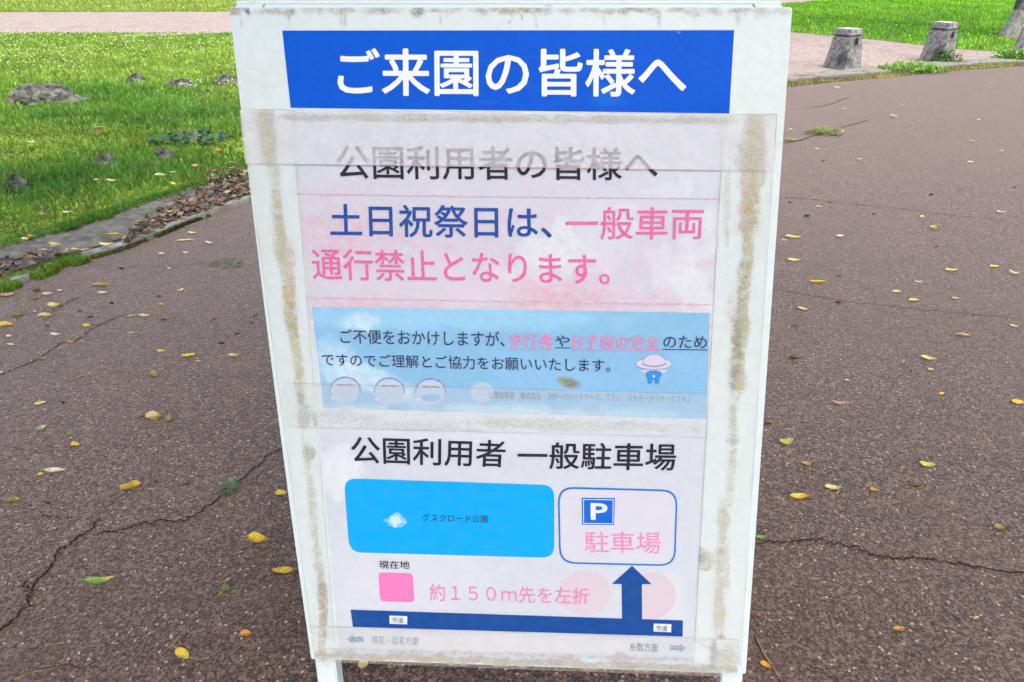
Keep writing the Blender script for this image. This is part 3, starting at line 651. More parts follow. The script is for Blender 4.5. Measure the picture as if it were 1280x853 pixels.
for i, (cx, cy) in enumerate(((432, 488), (487, 489), (538.5, 490))):
    r_ = 18
    flat('faded_head_outline', ell(cx, cy - .3, r_ + 1.5, r_ - .6, 18, 175, 372), z0, ARC, poster)
    flat('faded_head', ell(cx, cy, r_, r_ - 2, 20), z0 + .0001, FACE, poster)
    flat('faded_hat', ell(cx, cy - 6, r_ - 2, 8.5, 16, 180, 360), z0 + .00015, HATF, poster)
    flat('faded_fringe', [(cx - 11, cy - 8), (cx - 4, cy - 8.6), (cx - 2, cy - 7.6), (cx + 4, cy - 8.4), (cx + 12, cy - 7), (cx + 11, cy - 5.2), (cx + 3, cy - 6.2), (cx - 3, cy - 5.6), (cx - 10, cy - 6.2)], z0 + .00025, HATL, poster)
    flat('faded_mask', ell(cx + .5, cy + 6, 11, 6, 14), z0 + .0002, MASK, poster); flat('faded_collar', ell(cx - 15, cy + 9, 4, 2.4, 8), z0 + .00025, HATC, poster)
flat('faded_head', ell(603, 490, 15, 13, 18), z0 + .00005, FACE, poster)
flat('blue_patch', ell(539, 496.5, 12.5, 5, 16), z0 + .0003, m_print('patch_blue', (.16, .42, .74), wear=.3, wearcol=(.5, .66, .8)), poster)
# lower half: the parking map
text('parking_title', '公園利用者', [(438, 544.5), (633, 550), (631, 584), (440, 578.5)], t2, Tdark, poster, .012)
text('parking_title', '一般駐車場', [(647, 552), (846, 554), (844, 588), (647, 585.5)], t2, Tdark, poster, .012)
WHP = m_print('white_print', (.68, .73, .79))
SKY = m_sheet('park_block_blue', (.004, .40, .83), .33, .3)
flat('park_block_edge', rrect([(428, 595.5), (695, 604.5), (695, 699), (435, 691.5)], 17), t1 - .0005, WHP, poster)
park_px = rrect([(430, 597.5), (693, 606), (693, 697), (437, 690)], 16)
flat('park_block', park_px, t1, m_print('park_blue', (.0, .37, .84), wear=.0), poster)
flat('worn_spot', [(495 + math.cos(i * .35) * (13 + random.uniform(-4, 4)), 650 + math.sin(i * .35) * (9 + random.uniform(-3, 3))) for i in range(18)], t1 + .0003, m_print('worn_blue', (.10, .50, .82), wear=.8, wearcol=(.45, .70, .85)), poster)
flat('worn_spot', [(494 + math.cos(i * .5) * (7 + random.uniform(-3, 2)), 650 + math.sin(i * .5) * (7 + random.uniform(-3, 2))) for i in range(12)], t1 + .0006, m_print('worn_white', (.45, .68, .82), wear=.6, wearcol=(.68, .76, .82)), poster)
text('park_lettering', 'グスクロード公園', [(528, 641.5), (610, 643.5), (610, 653), (528, 651)], t2, m_print('park_name', (.01, .09, .22)), poster, .008)
flat('parking_box_outline', rrect([(697, 608), (847, 612), (844, 707.5), (699, 704)], 20), t1, m_print('outline_blue', (.01, .17, .56)), poster)
flat('parking_box', rrect([(699.3, 610.3), (844.7, 614.2), (841.7, 705.2), (701.3, 701.7)], 18), t1 + .0004, m_print('box_white', (.60, .61, .70)), poster)
PB = m_print('parking_blue', (.0, .13, .60))
flat('parking_symbol', [(727, 621.5), (768.5, 622), (767.5, 656), (727.5, 655.3)], t2, PB, poster)
for q in ([(729, 623.2), (766.5, 623.7), (766.5, 624.6), (729, 624.1)], [(729, 653), (766, 653.6), (766, 654.5), (729, 653.9)], [(728.8, 623.2), (729.7, 623.2), (729.9, 653.9), (729, 653.9)], [(766, 623.7), (766.9, 623.7), (766.3, 654.5), (765.4, 654.5)]): flat('symbol_border', q, t2 + .0003, WHP, poster)
text('parking_letter', 'P', [(738, 628), (759.5, 628.3), (759, 649.3), (738.3, 649)], t2 + .0005, WHP, poster, .022)
text('parking_lettering', '駐車場', [(730, 663.5), (826, 664.5), (825, 691.5), (731, 690)], t2, Tpale, poster, .006)
text('here_lettering', '現在地', [(474, 700), (512, 700.6), (512.3, 710.6), (474.3, 710)], t2, Tdark, poster, .008)
flat('here_marker', rrect([(473, 715), (516, 716), (518.5, 752.5), (475.5, 751.5)], 6), t1, m_print('marker_pink', (.86, .20, .49)), poster)
DISC = m_print('faded_disc_pink', (.62, .53, .605), wear=.5, wearcol=(.60, .57, .64))
flat('faded_disc', ell(731, 741, 33, 28, 28), t1 - .0003, DISC, poster); flat('faded_disc', ell(814, 744, 31, 29, 28), t1 - .0002, DISC, poster)
text('distance_lettering', '約１５０ｍ先を左折', [(536.5, 728.5), (737, 734.5), (736.5, 755), (537.5, 750.5)], t2, Tpale, poster, .004)
RD = m_print('road_navy', (.004, .065, .29))
flat('map_road', [(438.5, 761.5), (777.5, 772.5), (777, 729.5), (765, 729.2), (790, 706.8), (814.5, 729.7), (802.3, 729.6), (802.5, 773.3), (853.5, 774.8), (853, 795), (441.5, 783)], t1 + .0004, RD, poster)
flat('road_tag', [(487, 768.8), (509.3, 769.5), (509.3, 779.8), (487.3, 779)], t2, WHP, poster); text('road_tag_lettering', '市道', [(490.5, 770.8), (504.5, 771.3), (504.5, 778), (490.7, 777.5)], t2 + .0004, Tdark, poster, .0)
flat('road_tag', [(817, 778.7), (839, 779.6), (838.6, 789.6), (816.8, 788.6)], t2, WHP, poster); text('road_tag_lettering', '市道', [(820, 780.8), (834, 781.4), (833.8, 788), (820, 787.4)], t2 + .0004, Tdark, poster, .0)
flat('way_arrow', [(434.5, 798.3), (441.5, 792.2), (441.6, 795), (454.5, 795.2), (455, 801.8), (442, 801.8), (442.2, 804.6)], t2, Tsteel, poster)
text('way_lettering', '垣花・百名方面', [(464.5, 794), (523.5, 795.5), (523, 806), (464.8, 804)], t2, Tsteel, poster, .004)
text('way_lettering', '糸数方面', [(787, 802.5), (822.5, 803.5), (822, 814.5), (787, 813)], t2, Tgrey, poster, .002)
flat('way_arrow', [(857.5, 809.5), (850, 804.2), (850, 806.3), (838, 806), (838, 812), (849.8, 812.6), (849.6, 815.2)], t2, Tsteel, poster)
# edges of the older sheets under the laminate
PL = m_print('pink_line', (.62, .38, .48), wear=.5)
for (x0, y0, x1, y1, h_) in ((370, 242, 897, 248, 1.1), (382, 371, 888, 380, 1.2), (368, 205, 902, 213.5, 1.0)):
    flat('sheet_edge', [(x0, y0), ((x0 + x1) / 2, (y0 + y1) / 2 + .8), (x1, y1), (x1, y1 + h_), ((x0 + x1) / 2, (y0 + y1) / 2 + .8 + h_), (x0, y0 + h_)], t2, PL, poster)
# ------------------------------------------------------------------ tape: milky strips with trapped dirt
TP = m_film('packing_tape', .40, (.93, .93, 1.0)); TP2 = m_film('clear_tape', .16, (.80, .79, .75)); TP3 = m_film('thin_tape', .22, (.84, .88, .90))
def streak(pts, w_, c, a, n=30, rag=.5):
    cu = catmull(pts, max(2, n // (len(pts) - 1))); kk = 1.; return [(p[0] + random.uniform(-3, 3), p[1], w_ * .85 * random.uniform(.45, 1.4), 20 * random.uniform(.8, 1.5), 0, tuple(np.array(c) * random.uniform(.7, 1.15)), a * .85 * random.uniform(.2, 1), rag) for p in cu]
yel = (.47, .43, .15); bei = (.56, .52, .33); red = (.66, .27, .24)
sheet('side_tape', [(303, 141), (366, 146), (419, 800), (390, 790)], .0031, TP2, sign,
    streak([(338, 150), (344, 230), (352, 300)], 11, bei, .5, 16) + streak([(346, 240), (358, 330), (366, 400), (374, 470)], 7, yel, .7, 26) + streak([(374, 470), (382, 560), (392, 640), (402, 720), (407, 790)], 6, yel, .45, 26) +
    streak([(402, 720), (407, 790)], 4, (.34, .25, .16), .8, 8) + [(362, 300, 5, 20, 0, red, .55, .4), (364, 335, 4, 30, 0, red, .6, .4), (373, 462, 5, 8, 0, (.2, .2, .12), .8, .5), (392, 490, 5, 10, 0, (.25, .22, .13), .8, .6), (398, 505, 4, 8, 0, (.36, .28, .14), .8, .6), (384, 535, 8, 12, 0, (.38, .38, .24), .8, .6)], 2.6, (0, 1, 2, 3), GRIME)
sheet('side_tape', [(905, 144), (970, 143), (925, 830), (868, 800)], .0031, TP2, sign,
    streak([(950, 150), (944, 200), (940, 260)], 13, bei, .85, 18) + streak([(940, 200), (936, 300), (928, 380), (924, 440)], 9, yel, .75, 26) + streak([(930, 300), (926, 370), (922, 420)], 4, (.22, .20, .13), .8, 16) +
    streak([(922, 440), (918, 520), (912, 600), (908, 690), (900, 780)], 8, yel, .45, 30) + streak([(903, 600), (900, 700), (896, 770)], 5, bei, .6, 20) +
    [(930, 215, 4, 14, 0, red, .6, .4), (927, 240, 6, 8, 0, red, .5, .4), (928, 262, 6, 6, 0, red, .7, .4), (916, 352, 5, 22, 0, red, .45, .5), (918, 440, 2.5, 9, 0, (.05, .14, .38), .9, .3), (924, 425, 5, 6, 0, (.28, .27, .2), .8, .5), (875, 676, 7, 12, 0, (.30, .21, .08), 1, .5), (880, 680, 13, 14, 0, (.40, .33, .18), .6, .7), (868, 682, 9, 12, 0, (.42, .36, .22), .5, .7), (903, 790, 4, 3, 0, (.3, .2, .12), .9, .3), (910, 250, 4, 60, 0, (.62, .62, .60), .6, .6), (917, 515, 10, 4, 5, (.38, .46, .50), .8, .3), (855, 735, 8, 50, 0, (.50, .46, .42), .35, .8), (860, 620, 6, 50, 0, (.56, .50, .46), .35, .8)], 2.6, (0, 1, 2, 3), GRIME)
sheet('top_tape', [(301, 137), (970, 143.5), (966, 213.5), (308, 204.5)], .0037, TP, sign,
    streak([(366, 146), (500, 149), (640, 151), (780, 152), (906, 152)], 14, (.50, .48, .40), .0, 4) + [(x, 145.5 + (x - 366) * .008, 16, 5, 0, (.47, .46, .39), random.uniform(.45, .9), .5) for x in range(370, 906, 13)] + streak([(332, 143), (336, 175), (338, 205)], 10, bei, .85, 12) + streak([(942, 148), (940, 180), (938, 210)], 15, bei, .85, 12), 2.8, (0, 1, 2, 3), GRIME)
sheet('middle_tape', [(350, 478), (884.5, 492), (881, 546), (362, 533)], .0034, TP3, sign,
    [(430, 520, 50, 8, 0, (.62, .68, .66), .6, .6), (700, 530, 160, 7, 1.5, (.60, .62, .56), .7, .6), (520, 532, 60, 6, 1, (.66, .68, .70), .6, .6), (560, 538, 60, 5, 1, (.60, .60, .52), .5, .6)] + [(x, 516 + random.uniform(-6, 6), 2.4, 14, 0, (.70, .74, .62), .28, .5) for x in range(640, 880, 14)] + [(382, 515, 8, 22, 0, (.42, .40, .30), .7, .6)], 3, (0, 2), GRIME)
sheet('bottom_tape', [(389, 781), (922, 797.5), (921, 844), (395, 825)], .0040, TP2, sign,
    streak([(398, 818), (470, 819), (560, 822), (660, 826), (760, 829), (910, 835)], 22, (.44, .41, .32), .0, 5) + [(x, 818 + (x - 395) * .033 + random.uniform(-2, 2), 14, 4.5, 2, random.choice([(.40, .36, .27), (.46, .42, .25), (.36, .34, .30), (.44, .36, .25)]), random.uniform(.5, 1), .5) for x in range(398, 915, 9)] + [(x, 809 + (x - 395) * .03, 9, 3, 2, (.34, .32, .28), .5, .6) for x in range(420, 870, 17)] +
    [(404, 800, 6, 22, 0, (.46, .40, .30), .7, .6), (893, 815, 5, 20, 0, (.30, .32, .36), .9, .3), (908, 818, 14, 18, 0, (.50, .48, .36), .6, .6), (780, 820, 10, 12, 0, (.50, .40, .26), .6, .6)], 2.6, (0, 1, 2, 3), GRIME)

# ------------------------------------------------------------------ weeds
def weed(name, px, py, r, n, size, cols, label, h=.04, up=.7, rx=1.):
    p = G(px, py); V = []; Fc = []; C_ = []
    for i in range(n):
        a = random.uniform(0, 6.283); q = r * math.sqrt(random.random()); bx, by = q * math.cos(a) * rx, q * math.sin(a); s_ = size * random.uniform(.6, 1.3)
        b = random.uniform(0, 6.283); el = random.uniform(.1, up); d = Vector((math.cos(b) * math.cos(el), math.sin(b) * math.cos(el), math.sin(el))); sd_ = d.cross(Vector((0, 0, 1))).normalized()
        o_ = Vector((bx, by, .012 + h * random.random() * (1 - (q / r) ** 2 * .7))); k0 = len(V)
        for t_, w_ in ((0, .12), (.35, .42), (.7, .38), (1, .02)):
            c = o_ + d * s_ * t_ + Vector((0, 0, -s_ * .3 * t_ * t_)); V += [c - sd_ * s_ * w_ * .5, c + sd_ * s_ * w_ * .5]
        col = [x * random.uniform(.8, 1.2) for x in random.choice(cols)]; C_ += [(*col, 1)] * 8
        for j in range(3): Fc.append((k0 + 2 * j, k0 + 2 * j + 1, k0 + 2 * j + 3, k0 + 2 * j + 2))
    o = mesh(name, V, Fc, [FOL], attr=C_); o.location = (p[0], p[1], 0); tag(o, label, 'weed'); return o
gr = [(.05, .14, .02), (.09, .2, .03), (.12, .24, .05)]; yg = [(.17, .21, .04), (.24, .26, .06), (.13, .2, .03)]
weed('weed', 290, 617, .022, 24, .022, [(.12, .16, .07), (.17, .21, .10), (.10, .15, .06)], 'grey green weed sprouting from the crack left of the board', .02)
weed('weed', 284, 744, .014, 20, .012, yg, 'tiny yellow green sprig on the road left of the board foot', .012)
weed('weed', 1031, 169, .10, 260, .03, yg + [(.30, .30, .08)], 'yellowish grass tuft in the crack right of the board', .05, .9, 1.4)
weed('weed', 986, 178, .05, 30, .03, [(.3, .28, .1)], 'faded yellow sprig beside the crack at the board right edge', .02)
weed('weed', 1140, 90, .26, 900, .045, [(.13, .28, .03), (.2, .38, .04), (.1, .22, .03)], 'bright green weed patch on the kerb before the second bollard', .10, 1.1, 1.5)
weed('weed', 1182, 80, .16, 420, .045, [(.05, .12, .03), (.07, .15, .04)], 'darker weeds climbing the foot of the second bollard', .16, 1.2, 1.1)
weed('weed', 1268, 76, .2, 600, .06, [(.1, .24, .03), (.15, .3, .04)], 'green weeds at the foot of the bollard at the right edge', .12, 1.1, 1.3)
weed('weed', 283, 333, .05, 40, .02, [(.16, .15, .05), (.11, .13, .04), (.2, .17, .07)], 'dry grass tuft flat on the road left of the board edge', .012, .4, 1.6)
weed('broadleaf_weed', 240, 178, .20, 120, .08, [(.02, .08, .03), (.04, .11, .035), (.06, .14, .03)], 'dark broad leaved weed beside the flat grey rock', .05, .9, 1.4)

# ------------------------------------------------------------------ fallen leaves
YEL = (.62, .45, .045); PAL = (.62, .52, .20); CRE = (.62, .56, .36); TAN = (.40, .26, .11); BRN = (.13, .075, .035); DRK = (.035, .022, .016); ORG = (.50, .25, .04); GRN = (.20, .33, .05); YGR = (.47, .47, .10); OLV = (.26, .21, .06); WHT = (.58, .54, .46); GRY = (.24, .20, .17); PNK = (.42, .27, .20); GOL = (.50, .32, .04)
def leaf_geo(L, wr, bend, curl, stem, seed, crum=0.):
    r = random.Random(seed); V = []; Fc = []; nx, ny = 9, 5
    for i in range(nx):
        t = i / (nx - 1); wd = L * wr * (math.sin(math.pi * min(1, t ** .8 * .97 + .03)) ** .8 + .02) * .5
        for j in range(ny):
            s_ = (j / (ny - 1) - .5) * 2; x = (t - .5) * L; y = wd * s_
            z = bend * L * (4 * (t - .5) ** 2) + curl * wd * s_ * s_ + crum * L * math.sin(7 * t + seed) * math.cos(4 * s_ + seed * 1.7) + .015 * L * math.sin(9 * t + 3 * s_ + seed)
            y += .10 * L * math.sin(t * 2.6 + seed) * .6
            V.append((x, y, z))
    for i in range(nx - 1):
        for j in range(ny - 1): Fc.append((i * ny + j, (i + 1) * ny + j, (i + 1) * ny + j + 1, i * ny + j + 1))
    if stem:
        b = len(V); y0 = V[ny // 2][1]; z0_ = V[ny // 2][2]
        for i in range(5):
            t = i / 4
            for dy, dz in ((-.012, 0), (.012, 0), (0, .02)): V.append((-.5 * L - stem * L * t, y0 + dy * L + .06 * L * t * math.sin(seed), z0_ * (1 - t) + dz * L + .004 * t))
        for i in range(4):
            for j in range(3): Fc.append((b + i * 3 + j, b + i * 3 + (j + 1) % 3, b + (i + 1) * 3 + (j + 1) % 3, b + (i + 1) * 3 + j))
    mz = min(v[2] for v in V); return [(x, y, z - mz) for x, y, z in V], Fc
def leaf(px, py, ln, col, ang=0, wr=.42, bend=.10, curl=.35, stem=.0, label=None, tip=None, crum=0., z=.0095, group='fallen leaves scattered on the road'):
    p = G(px, py, z); L = ln * depth(p) / F * 1.05; sd_ = int(px * 7 + py * 3)
    rq = random.Random(sd_); V, Fc = leaf_geo(L, wr * rq.uniform(.85, 1.15), bend * rq.uniform(.8, 2.0), curl * rq.uniform(.8, 2.4), stem, sd_ % 97, max(crum, rq.choice([0, 0, .03, .05])))
    c = np.tile(np.array([*col, 1.]), (len(V), 1)); xs = np.array([v[0] for v in V]) / L + .5; rr = np.random.default_rng(sd_)
    c[:, :3] *= rr.uniform(.85, 1.1, (len(V), 1)) * 1.3 * rr.uniform(.8, 1.1)
    if tip is not None: m = np.clip((xs - .55) / .25, 0, 1)[:, None]; c[:, :3] = c[:, :3] * (1 - m) + np.array(tip) * m
    o = mesh('fallen_leaf', V, Fc, [LEAF], smooth=True, attr=c); o.location = p; o.rotation_euler = (rr.uniform(-.08, .08), rr.uniform(-.06, .06), R(ang))
    tag(o, label or 'leaf', 'leaf', group); return o
LL = [
 # (x, y, length, colour, angle, width, bend, curl, stem, label, tip)
 (324, 676, 27, YEL, -12, .5, .12, .5, .3, 'golden yellow leaf with stem, nearest the left board edge above its twin', ORG),
 (353, 713, 24, YEL, 0 + 180, .5, .04, .2, .28, 'bright yellow leaf touching the left board edge, stem pointing at it', None),
 (125, 726.5, 34, GRN, 14, .36, .10, .5, 0, 'fresh green leaf with yellow tip on the road at lower left', PAL),
 (229, 818, 22, YEL, -40, .62, .06, .2, .4, 'bright yellow leaf with upright stem, lowest at the left of the board', None),
 (309, 796, 19, ORG, 5, .4, .1, .5, .1, 'orange brown leaf on the road left of the board foot', BRN),
 (165, 612, 23, GOL, 15, .62, .14, .5, 0, 'crumpled golden leaf above the forked crack', YEL),
 (351, 618, 14, YEL, -5, .7, .08, .3, 0, 'short yellow leaf near the left board edge, beside the crack', None),
 (16, 628, 17, OLV, 10, .5, .12, .5, 0, 'olive yellow leaf lying on the twig at the left edge', YEL),
 (193, 526, 19, PAL, 5, .75, .16, .5, 0, 'crumpled pale yellow leaf between two brown scraps on the left road', GOL),
 (180, 522, 9, BRN, 40, .6, .15, .5, 0, 'brown scrap left of the crumpled pale yellow leaf', None),
 (212, 526, 10, OLV, -30, .8, .2, .5, 0, 'olive brown scrap right of the crumpled pale yellow leaf', None),
 (69, 588, 25, CRE, 2, .30, .05, .3, 0, 'long cream coloured leaf on the left road', None),
 (94, 557, 11, YEL, 5, .7, .06, .3, 0, 'small round yellow leaf above the long cream leaf', None),
 (51, 594, 7, YEL, 0, .7, .1, .3, 0, 'tiny yellow leaf just left of the long cream leaf', None),
 (52, 537, 13, (.22, .30, .12), 60, .6, .25, .6, 0, 'crumpled grey green leaf standing up on the left road', PAL),
 (87, 543, 9, OLV, -10, .6, .1, .4, 0, 'small olive grey leaf between green and yellow leaves', None),
 (51, 505.5, 13, PAL, 15, .45, .1, .4, 0, 'small pale yellow leaf alone under the upper left crack', None),
 (192, 472, 11, OLV, 0, .7, .18, .8, 0, 'small curled olive leaf beside the curved root', PAL),
 (236, 446, 15, YEL, 20, .5, .1, .4, .1, 'yellow leaf in the middle of three in a row left of the board', None),
 (202, 440, 10, YEL, -15, .65, .15, .4, 0, 'leftmost yellow leaf of three in a row left of the board', None),
 (294, 446, 15, PAL, 15, .5, .12, .5, .6, 'yellow leaf with long dark stem, closest to board of three in a row', OLV),
 (181, 395, 14, PAL, 2, .6, .06, .2, 0, 'flat pale yellow leaf on the left road right of a thin one', None),
 (166, 395, 12, CRE, 12, .22, .05, .2, 0, 'thin cream leaf beside the flat pale yellow leaf', None),
 (70, 384.5, 18, PAL, 8, .4, .12, .5, .1, 'yellow leaf above the tan leaf with brown end, left road', OLV),
 (58, 397, 18, PAL, 3, .4, .1, .4, .15, 'pale tan leaf with brown curled end on the left road', ORG),
 (23, 395, 15, OLV, 5, .5, .12, .5, 0, 'olive brown leaf near the left edge, below the moss', None),
 (6, 408, 20, YEL, 5, .4, .08, .4, .1, 'yellow leaf cut by the left edge above the upper crack', None),
 (70, 419.6, 15, CRE, -4, .35, .1, .4, 0, 'pale curved leaf above the upper left crack', None),
 (109, 408, 11, YEL, -8, .5, .1, .4, .1, 'small yellow leaf above the dark end of the upper crack', None),
 (15, 431, 13, WHT, 8, .25, .05, .3, 0, 'thin whitish leaf near the left edge', None),
 (91, 429, 10, TAN, 10, .5, .2, .5, 0, 'brown leaf caught in the upper left crack', BRN),
 (52, 450, 13, OLV, 8, .4, .15, .6, 0, 'olive leaf lying in the upper left crack', PAL),
 (126, 359, 20, TAN, 10, .35, .1, .5, .1, 'tan leaf just above the cream leaf near the gutter', GOL),
 (129, 367, 13, CRE, 0, .6, .08, .2, 0, 'oval cream leaf just below a tan leaf near the gutter', None),
 (60, 369, 13, WHT, 5, .5, .12, .5, 0, 'whitish leaf on the road beside the moss', None),
 (45, 374, 10, OLV, 5, .6, .08, .4, 0, 'small olive leaf below the moss at the left', None),
 (76, 364, 10, WHT, -5, .4, .1, .5, 0, 'small whitish curled leaf right of the moss end', GRY),
 (47, 364, 14, BRN, 5, .55, .15, .5, 0, 'reddish brown leaf against the moss', TAN),
 (10, 370, 17, TAN, 8, .5, .12, .5, 0, 'tan leaf below the moss at the left edge', CRE),
 (241, 292, 12, PAL, -5, .5, .1, .4, 0, 'pale yellow leaf just under the leaf litter', None),
 (232, 301, 18, PAL, 3, .28, .06, .3, .15, 'long thin pale yellow leaf under the leaf litter', None),
 (262, 305, 12, CRE, -12, .4, .12, .5, 0, 'cream leaf on the road nearest the board under the litter', None),
 (226, 364, 9, PAL, 55, .6, .15, .4, 0, 'small upright yellow leaf alone on the road left of the board', None),
 (1001, 623, 28, YEL, -5, .36, .1, .5, 0, 'long yellow leaf with orange end near the right board edge', ORG),
 (1041, 611, 19, PAL, 2, .4, .1, .4, 0, 'pale yellow leaf right of the long yellow leaf, right of the board', None),
 (983, 553, 18, YGR, 8, .6, .1, .3, 0, 'yellow green oval leaf close to the right board edge', None),
 (1159, 582, 17, YGR, -25, .65, .1, .3, .1, 'yellow green leaf with stem amid the right road', None),
 (1273, 504, 16, YEL, 0, .6, .06, .2, 0, 'yellow leaf at the right edge of the photo', None),
 (952, 672, 14, GRN, 10, .5, .1, .4, 0, 'green leaf by the right board edge above the long crack', None),
 (1010, 583, 18, TAN, 8, .4, .18, .6, .1, 'curled brown leaf below the yellow green leaf by the board', BRN),
 (962, 531, 11, BRN, 5, .6, .2, .6, 0, 'small dark brown leaf touching the right board edge', TAN),
 (1051, 504, 20, PNK, -14, .35, .05, .2, .1, 'pinkish tan leaf on the right road', None),
 (995, 449, 17, BRN, 0, .35, .15, .6, .2, 'dark brown curled leaf right of the board', GRY),
 (1160, 449, 17, PAL, -14, .42, .1, .4, .1, 'pale yellow leaf above a pale scrap on the right road', None),
 (1164, 463, 8, CRE, 0, .6, .1, .4, 0, 'pale scrap just below a yellow leaf on the right road', None),
 (1177, 493, 9, YEL, 15, .5, .1, .4, 0, 'small yellow leaf amid the right road, below two pale ones', None),
 (1205, 421, 20, TAN, 5, .3, .08, .4, .1, 'long tan leaf under the fine crack on the right road', None),
 (1093, 614, 11, ORG, 0, .6, .2, .6, 0, 'crumpled orange brown leaf on the right road', TAN),
 (1145, 609, 12, BRN, 0, .5, .18, .6, 0, 'dark brown leaf right of the crumpled orange one', None),
 (1252, 663, 17, OLV, 0, .5, .18, .6, .1, 'olive brown curled leaf near the right edge above the crack', BRN),
 (1125, 789, 17, ORG, -12, .4, .1, .5, .3, 'orange brown leaf with dark stem, lower right road', BRN),
 (1108, 703, 9, (.13, .17, .05), 0, .4, .1, .4, 0, 'tiny green scrap lying in the long right crack', None),
 (1220, 774, 9, TAN, 25, .5, .15, .5, 0, 'small tan scrap low on the right road', CRE),
 (944, 769, 15, BRN, -20, .55, .12, .4, 0, 'brown leaf half under the right board edge', TAN),
 (957, 833, 14, ORG, -45, .55, .1, .4, 0, 'orange leaf caught under the twig at the board foot', GOL),
 (1109, 819, 11, BRN, 5, .3, .08, .4, 0, 'thin reddish brown leaf low on the right road', TAN),
 (1196, 773, 10, DRK, -20, .4, .1, .4, 0, 'dark scrap left of the tan scrap on the right road', None),
 (453, 830, 16, PAL, 90, .75, .1, .3, .45, 'pale yellow leaf peeking out below the board by its left leg', None),
 (991, 298, 19, PAL, 2, .28, .08, .4, 0, 'long pale yellow leaf beside the upper right board edge', None),
 (992, 327, 16, PAL, -10, .3, .14, .5, 0, 'curved pale yellow leaf below the long one by the board edge', None),
 (1022, 354, 21, YEL, 0, .28, .06, .4, 0, 'long bright yellow leaf on the right road by the board', None),
 (1006, 388, 17, PAL, -4, .3, .12, .5, 0, 'tan edged pale leaf at the start of the fine crack', BRN),
 (1168, 287, 13, PAL, 10, .5, .15, .5, 0, 'yellow leaf with a dark end far up the right road', BRN),
 (1189, 339, 15, PAL, 3, .4, .1, .4, 0, 'pale yellow leaf left of a brighter one on the right road', None),
 (1243, 334, 12, YEL, 15, .6, .1, .3, 0, 'bright yellow leaf near the right edge', None),
 (1121, 365, 10, PAL, -10, .6, .08, .3, 0, 'small cream yellow leaf, left of a pair on the right road', None),
 (1142, 376, 13, PAL, 2, .4, .1, .4, 0, 'pale yellow leaf, right and lower of a pair on the right road', None),
]
for (x, y, ln, c, an, wr, be, cu, st, lb, tp) in LL:
    leaf(x, y, ln, c, an, wr, be, cu, st, lb, tp, .08 if 'crumpled' in lb else 0.)
def small(lst, label, group, cols, z=.0095):
    for i, (x, y, ln) in enumerate(lst): leaf(x, y, ln * (.8 if 'dark' in label else 1), cols[i % len(cols)], random.uniform(-30, 30), random.uniform(.35, .65), random.uniform(.08, .2), .5, 0, label, None, 0, z, group)
small([(1024, 259, 8), (980, 302, 8), (1153, 272, 7), (1251, 267, 11), (1267, 343, 12), (1148, 353, 10), (1194, 374, 9), (1074, 200, 6), (1021, 187, 6), (1250, 190, 8), (1213, 203, 7), (1267, 409, 9), (1222, 151, 7), (1117, 147, 8), (1055, 137, 6), (1215, 177, 6), (990, 163, 7), (1046, 111, 7), (1128, 132, 5), (1140, 157, 6), (1059, 476, 6), (1240, 105, 5), (1050, 297, 11), (1180, 155, 5)],
      'tiny pale dry scrap on the road to the right of the board', 'pale leaf scraps on the right road', [CRE, WHT, CRE, (.55, .46, .28)])
small([(1009, 271, 10), (1049, 346, 9), (987, 254, 7), (1164, 244, 7), (1029, 202, 6), (1226, 359, 5), (1048, 379, 8), (995, 409, 10), (1037, 254, 4), (1171, 309, 7), (1268, 235, 6), (1092, 268, 5), (1005, 417, 5), (990, 379, 5)],
      'tiny dark brown scrap on the road to the right of the board', 'dark leaf scraps on the right road', [DRK, BRN, DRK])
small([(202, 319, 8), (233, 317, 7), (212, 337, 6), (164, 417, 6), (2, 466, 6), (202, 382, 5), (248, 452, 6), (44, 390, 5), (150, 300, 5), (12, 421, 7)],
      'tiny pale scrap on the road to the left of the board', 'pale leaf scraps on the left road', [CRE, WHT, PAL])
small([(152, 337, 10), (100, 390, 8), (113, 397, 8), (199, 371, 8), (205, 400, 9), (267, 400, 9), (297, 418, 7), (277, 430, 9), (60, 408, 7), (264, 544, 8), (196, 603, 9), (234, 606, 10), (79, 505, 8), (320, 395, 7), (140, 380, 8), (315, 405, 7), (357, 730, 7), (361, 756, 8), (230, 803, 10), (60, 630, 9)],
      'tiny dark scrap on the road to the left of the board', 'dark leaf scraps on the left road', [DRK, BRN, DRK, (.06, .04, .03)])
GZ = .06
for (x, y, ln, c, lb) in ((40, 179, 11, CRE, 'cream leaf on the lawn above the rounded left rock'), (60, 178, 7, TAN, 'small tan leaf on the lawn right of a cream one'), (124, 162, 13, TAN, 'tan leaf on the lawn between large rock and board'), (123, 226, 12, TAN, 'tan leaf on the lawn below the sunk grey rock'), (140, 227, 12, CRE, 'cream leaf on the lawn right of a tan leaf'),
    (200, 221, 14, CRE, 'cream leaf on the lawn below the domed rock'), (217, 216, 10, CRE, 'cream leaf on the lawn right below the domed rock'), (274, 189, 12, ORG, 'orange leaf on the lawn close to the board'), (246, 209, 14, TAN, 'tan leaf on the lawn left of the board'), (219, 231, 12, YEL, 'yellow leaf on the lawn above the leaf litter'), (85, 266, 12, CRE, 'cream leaf on the lawn above the bare gutter'), (54, 269, 13, TAN, 'tan leaf on the lawn near the gutter, left part'), (40, 296, 11, ORG, 'orange leaf at the lawn edge above the gutter'), (32, 300, 9, CRE, 'cream leaf at the lawn edge left of an orange one'), (290, 205, 10, TAN, 'tan leaf on the lawn touching the board edge')):
    leaf(x, y, ln, c, random.uniform(-30, 30), .5, .12, .4, .1, lb, None, 0, GZ, 'fallen leaves on the lawn')
